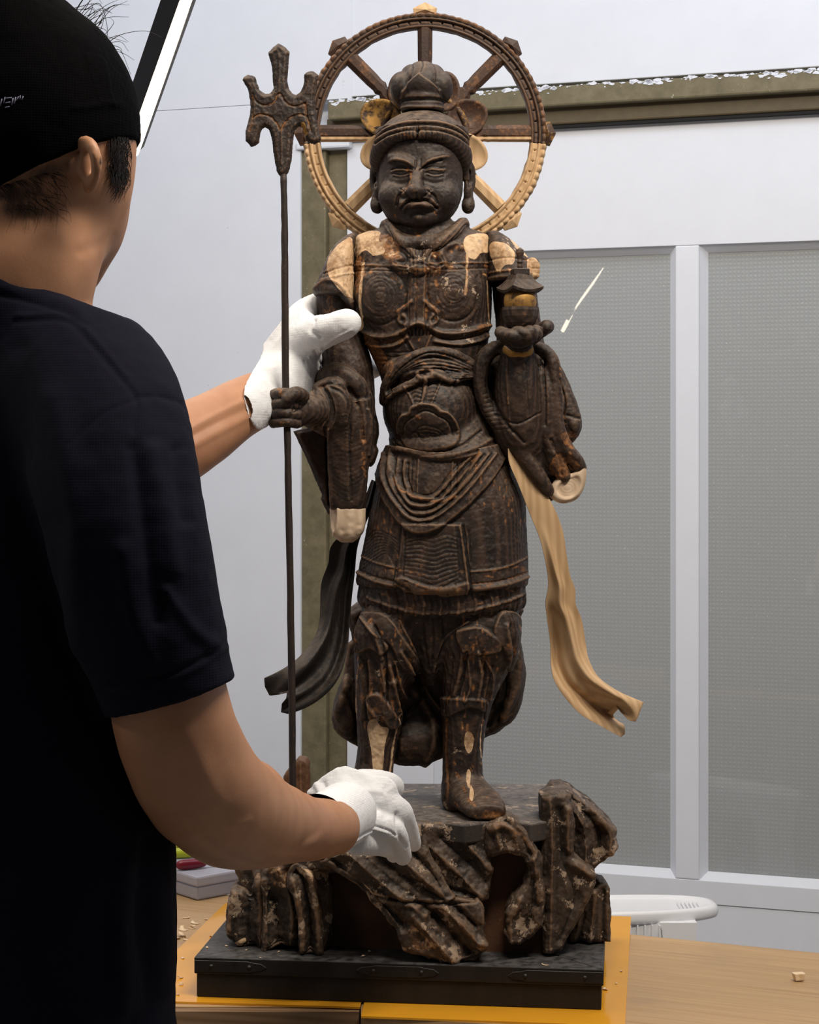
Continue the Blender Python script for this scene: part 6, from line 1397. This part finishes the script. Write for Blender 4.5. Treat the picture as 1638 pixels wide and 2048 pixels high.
# brim lock in front
# ---- gloves: one knitted surface each, five fingers
def glove(name, fn, lo, hi, step, lines, seed, lab, sm=2):
    v = Vol(lo, hi, step); fn(v); c = carve(v, sm)
    for pts, w_, h in lines: c.line(pts, w_, h)
    c.rough(.8, .05, seed).rough(.3, .2, seed+1); c.col[:] = 0
    put(name, c, FG, M['glove'], PE)['label'] = lab
FG = Frame(2.05)
def G(px, py, Y): return (CX+(px-CX)*Y/2.05, HZ+(py-HZ)*Y/2.05, (2.05-Y)/FG.s)
def GR(px, py, Y, r): return (*G(px, py, Y), r)
def low(v):
    v.chain([GR(604, 1655, 1.885, 64), GR(645, 1652, 1.945, 62), GR(690, 1628, 2.00, 62)], 0)
    v.slab([G(x, y, 2.03)[:2] for x, y in ((612, 1590), (640, 1562), (672, 1542), (690, 1538), (735, 1556), (775, 1560), (792, 1575), (800, 1600), (812, 1640), (795, 1690), (740, 1700), (680, 1715), (640, 1712))], -30, 34, 26, 26)
    v.chain([GR(715, 1568, 2.06, 26), GR(760, 1568, 2.08, 24), GR(786, 1574, 2.11, 20), GR(788, 1592, 2.14, 16)], 10)        # index over the edge
    v.chain([GR(755, 1606, 2.045, 30), GR(797, 1622, 2.055, 23), GR(814, 1655, 2.085, 19.5), GR(828, 1690, 2.11, 14)], 8)      # middle
    v.chain([GR(745, 1648, 2.03, 30), GR(785, 1662, 2.04, 23), GR(798, 1690, 2.065, 20), GR(806, 1716, 2.085, 15.5)], 6)       # ring
    v.chain([GR(715, 1680, 2.02, 28), GR(758, 1690, 2.045, 20), GR(782, 1700, 2.075, 16), GR(788, 1712, 2.10, 13)], 6)         # little finger, tucked
    v.chain([GR(640, 1640, 2.03, 24), GR(680, 1610, 2.09, 20), GR(715, 1600, 2.12, 16)], 8)                                   # thumb behind
    # open cuff
    a, b = np.array(G(575, 1664, 1.845)), np.array(G(640, 1652, 1.945)); v.cap(a, b, 66, 46, 3, 'sub')
    v.box(G(577, 1672, 1.85), (24, 120, 120), 3, 3, (0, -30, -34), mode='sub')
glove('glove', low, (560, 1440, -110), (850, 1790, 230), 2.4,
      [([G(x, y, 1.98)[:2] for x, y in ((655, 1672), (700, 1668), (740, 1664), (775, 1676), (792, 1690))], 2.2, -3), ([G(x, y, 1.98)[:2] for x, y in ((655, 1678), (700, 1674), (740, 1670), (775, 1682))], 2.2, 2.4),
       ([G(x, y, 1.97)[:2] for x, y in ((640, 1590), (655, 1625), (662, 1665), (660, 1700))], 6, -5), ([G(x, y, 1.97)[:2] for x, y in ((626, 1596), (642, 1630), (648, 1680))], 7, 4), ([G(x, y, 1.98)[:2] for x, y in ((700, 1560), (740, 1585), (760, 1620))], 10, 3), ([G(x, y, 2.0)[:2] for x, y in ((768, 1590), (772, 1640))], 7, -3), ([G(x, y, 2.0)[:2] for x, y in ((792, 1640), (800, 1690), (812, 1716))], 4, -5)], 60, 'lower white cotton glove gripping the rock edge')
FG = Frame(2.26)
def G(px, py, Y): return (CX+(px-CX)*Y/2.26, HZ+(py-HZ)*Y/2.26, (2.26-Y)/FG.s)
def upg(v):
    v.chain([GR(470, 822, 2.19, 64), GR(500, 800, 2.22, 63), GR(536, 776, 2.245, 60), GR(572, 742, 2.27, 54), GR(596, 715, 2.285, 48)], 0)
    v.slab([G(x, y, 2.27)[:2] for x, y in ((505, 720), (540, 672), (563, 645), (603, 612), (640, 640), (636, 720), (628, 790), (590, 852), (548, 856))], -34, 22, 22, 22)
    v.chain([GR(602, 690, 2.265, 34), GR(632, 668, 2.243, 29), GR(660, 660, 2.224, 24), GR(684, 650, 2.215, 21), GR(699, 645, 2.212, 19)], 14)    # thumb in front of the arm
    v.chain([GR(590, 650, 2.27, 26), GR(612, 622, 2.30, 22), GR(640, 605, 2.345, 18), GR(680, 600, 2.365, 15)], 12)        # index going behind the arm
    v.chain([GR(605, 680, 2.28, 24), GR(640, 660, 2.335, 19), GR(700, 668, 2.37, 15), GR(722, 690, 2.36, 12)], 10)
    v.chain([GR(610, 720, 2.28, 24), GR(650, 705, 2.34, 18), GR(710, 715, 2.375, 15), GR(742, 735, 2.36, 12)], 10)
    v.chain([GR(610, 760, 2.27, 22), GR(650, 745, 2.34, 16), GR(715, 745, 2.375, 14), GR(757, 742, 2.365, 10)], 10)
    lc = np.array(G(520, 785, 2.22)); v.box(lc+np.array([-.97, .24, 0])*100, (100, 220, 220), 3, 3, (0, -16, -14), mode='sub')
glove('glove', upg, (455, 560, -190), (790, 900, 170), 2.4,
      [([G(x, y, 2.22)[:2] for x, y in ((606, 722), (612, 738), (622, 752))], 3, -4), ([G(x, y, 2.22)[:2] for x, y in ((616, 712), (622, 728), (632, 740))], 3, 3.5), ([G(x, y, 2.22)[:2] for x, y in ((628, 702), (634, 718), (644, 728))], 3, -4), ([G(x, y, 2.22)[:2] for x, y in ((640, 696), (646, 708))], 3, 3), ([G(x, y, 2.22)[:2] for x, y in ((628, 640), (620, 660), (640, 676))], 5, -5),
       ([G(x, y, 2.22)[:2] for x, y in ((650, 690), (675, 676), (704, 662))], 2.2, 2.2), ([G(x, y, 2.22)[:2] for x, y in ((545, 740), (556, 780), (548, 830))], 8, 4), ([G(x, y, 2.22)[:2] for x, y in ((560, 700), (575, 740), (575, 800))], 9, -3)], 70, 'upper white cotton glove round the statue arm')
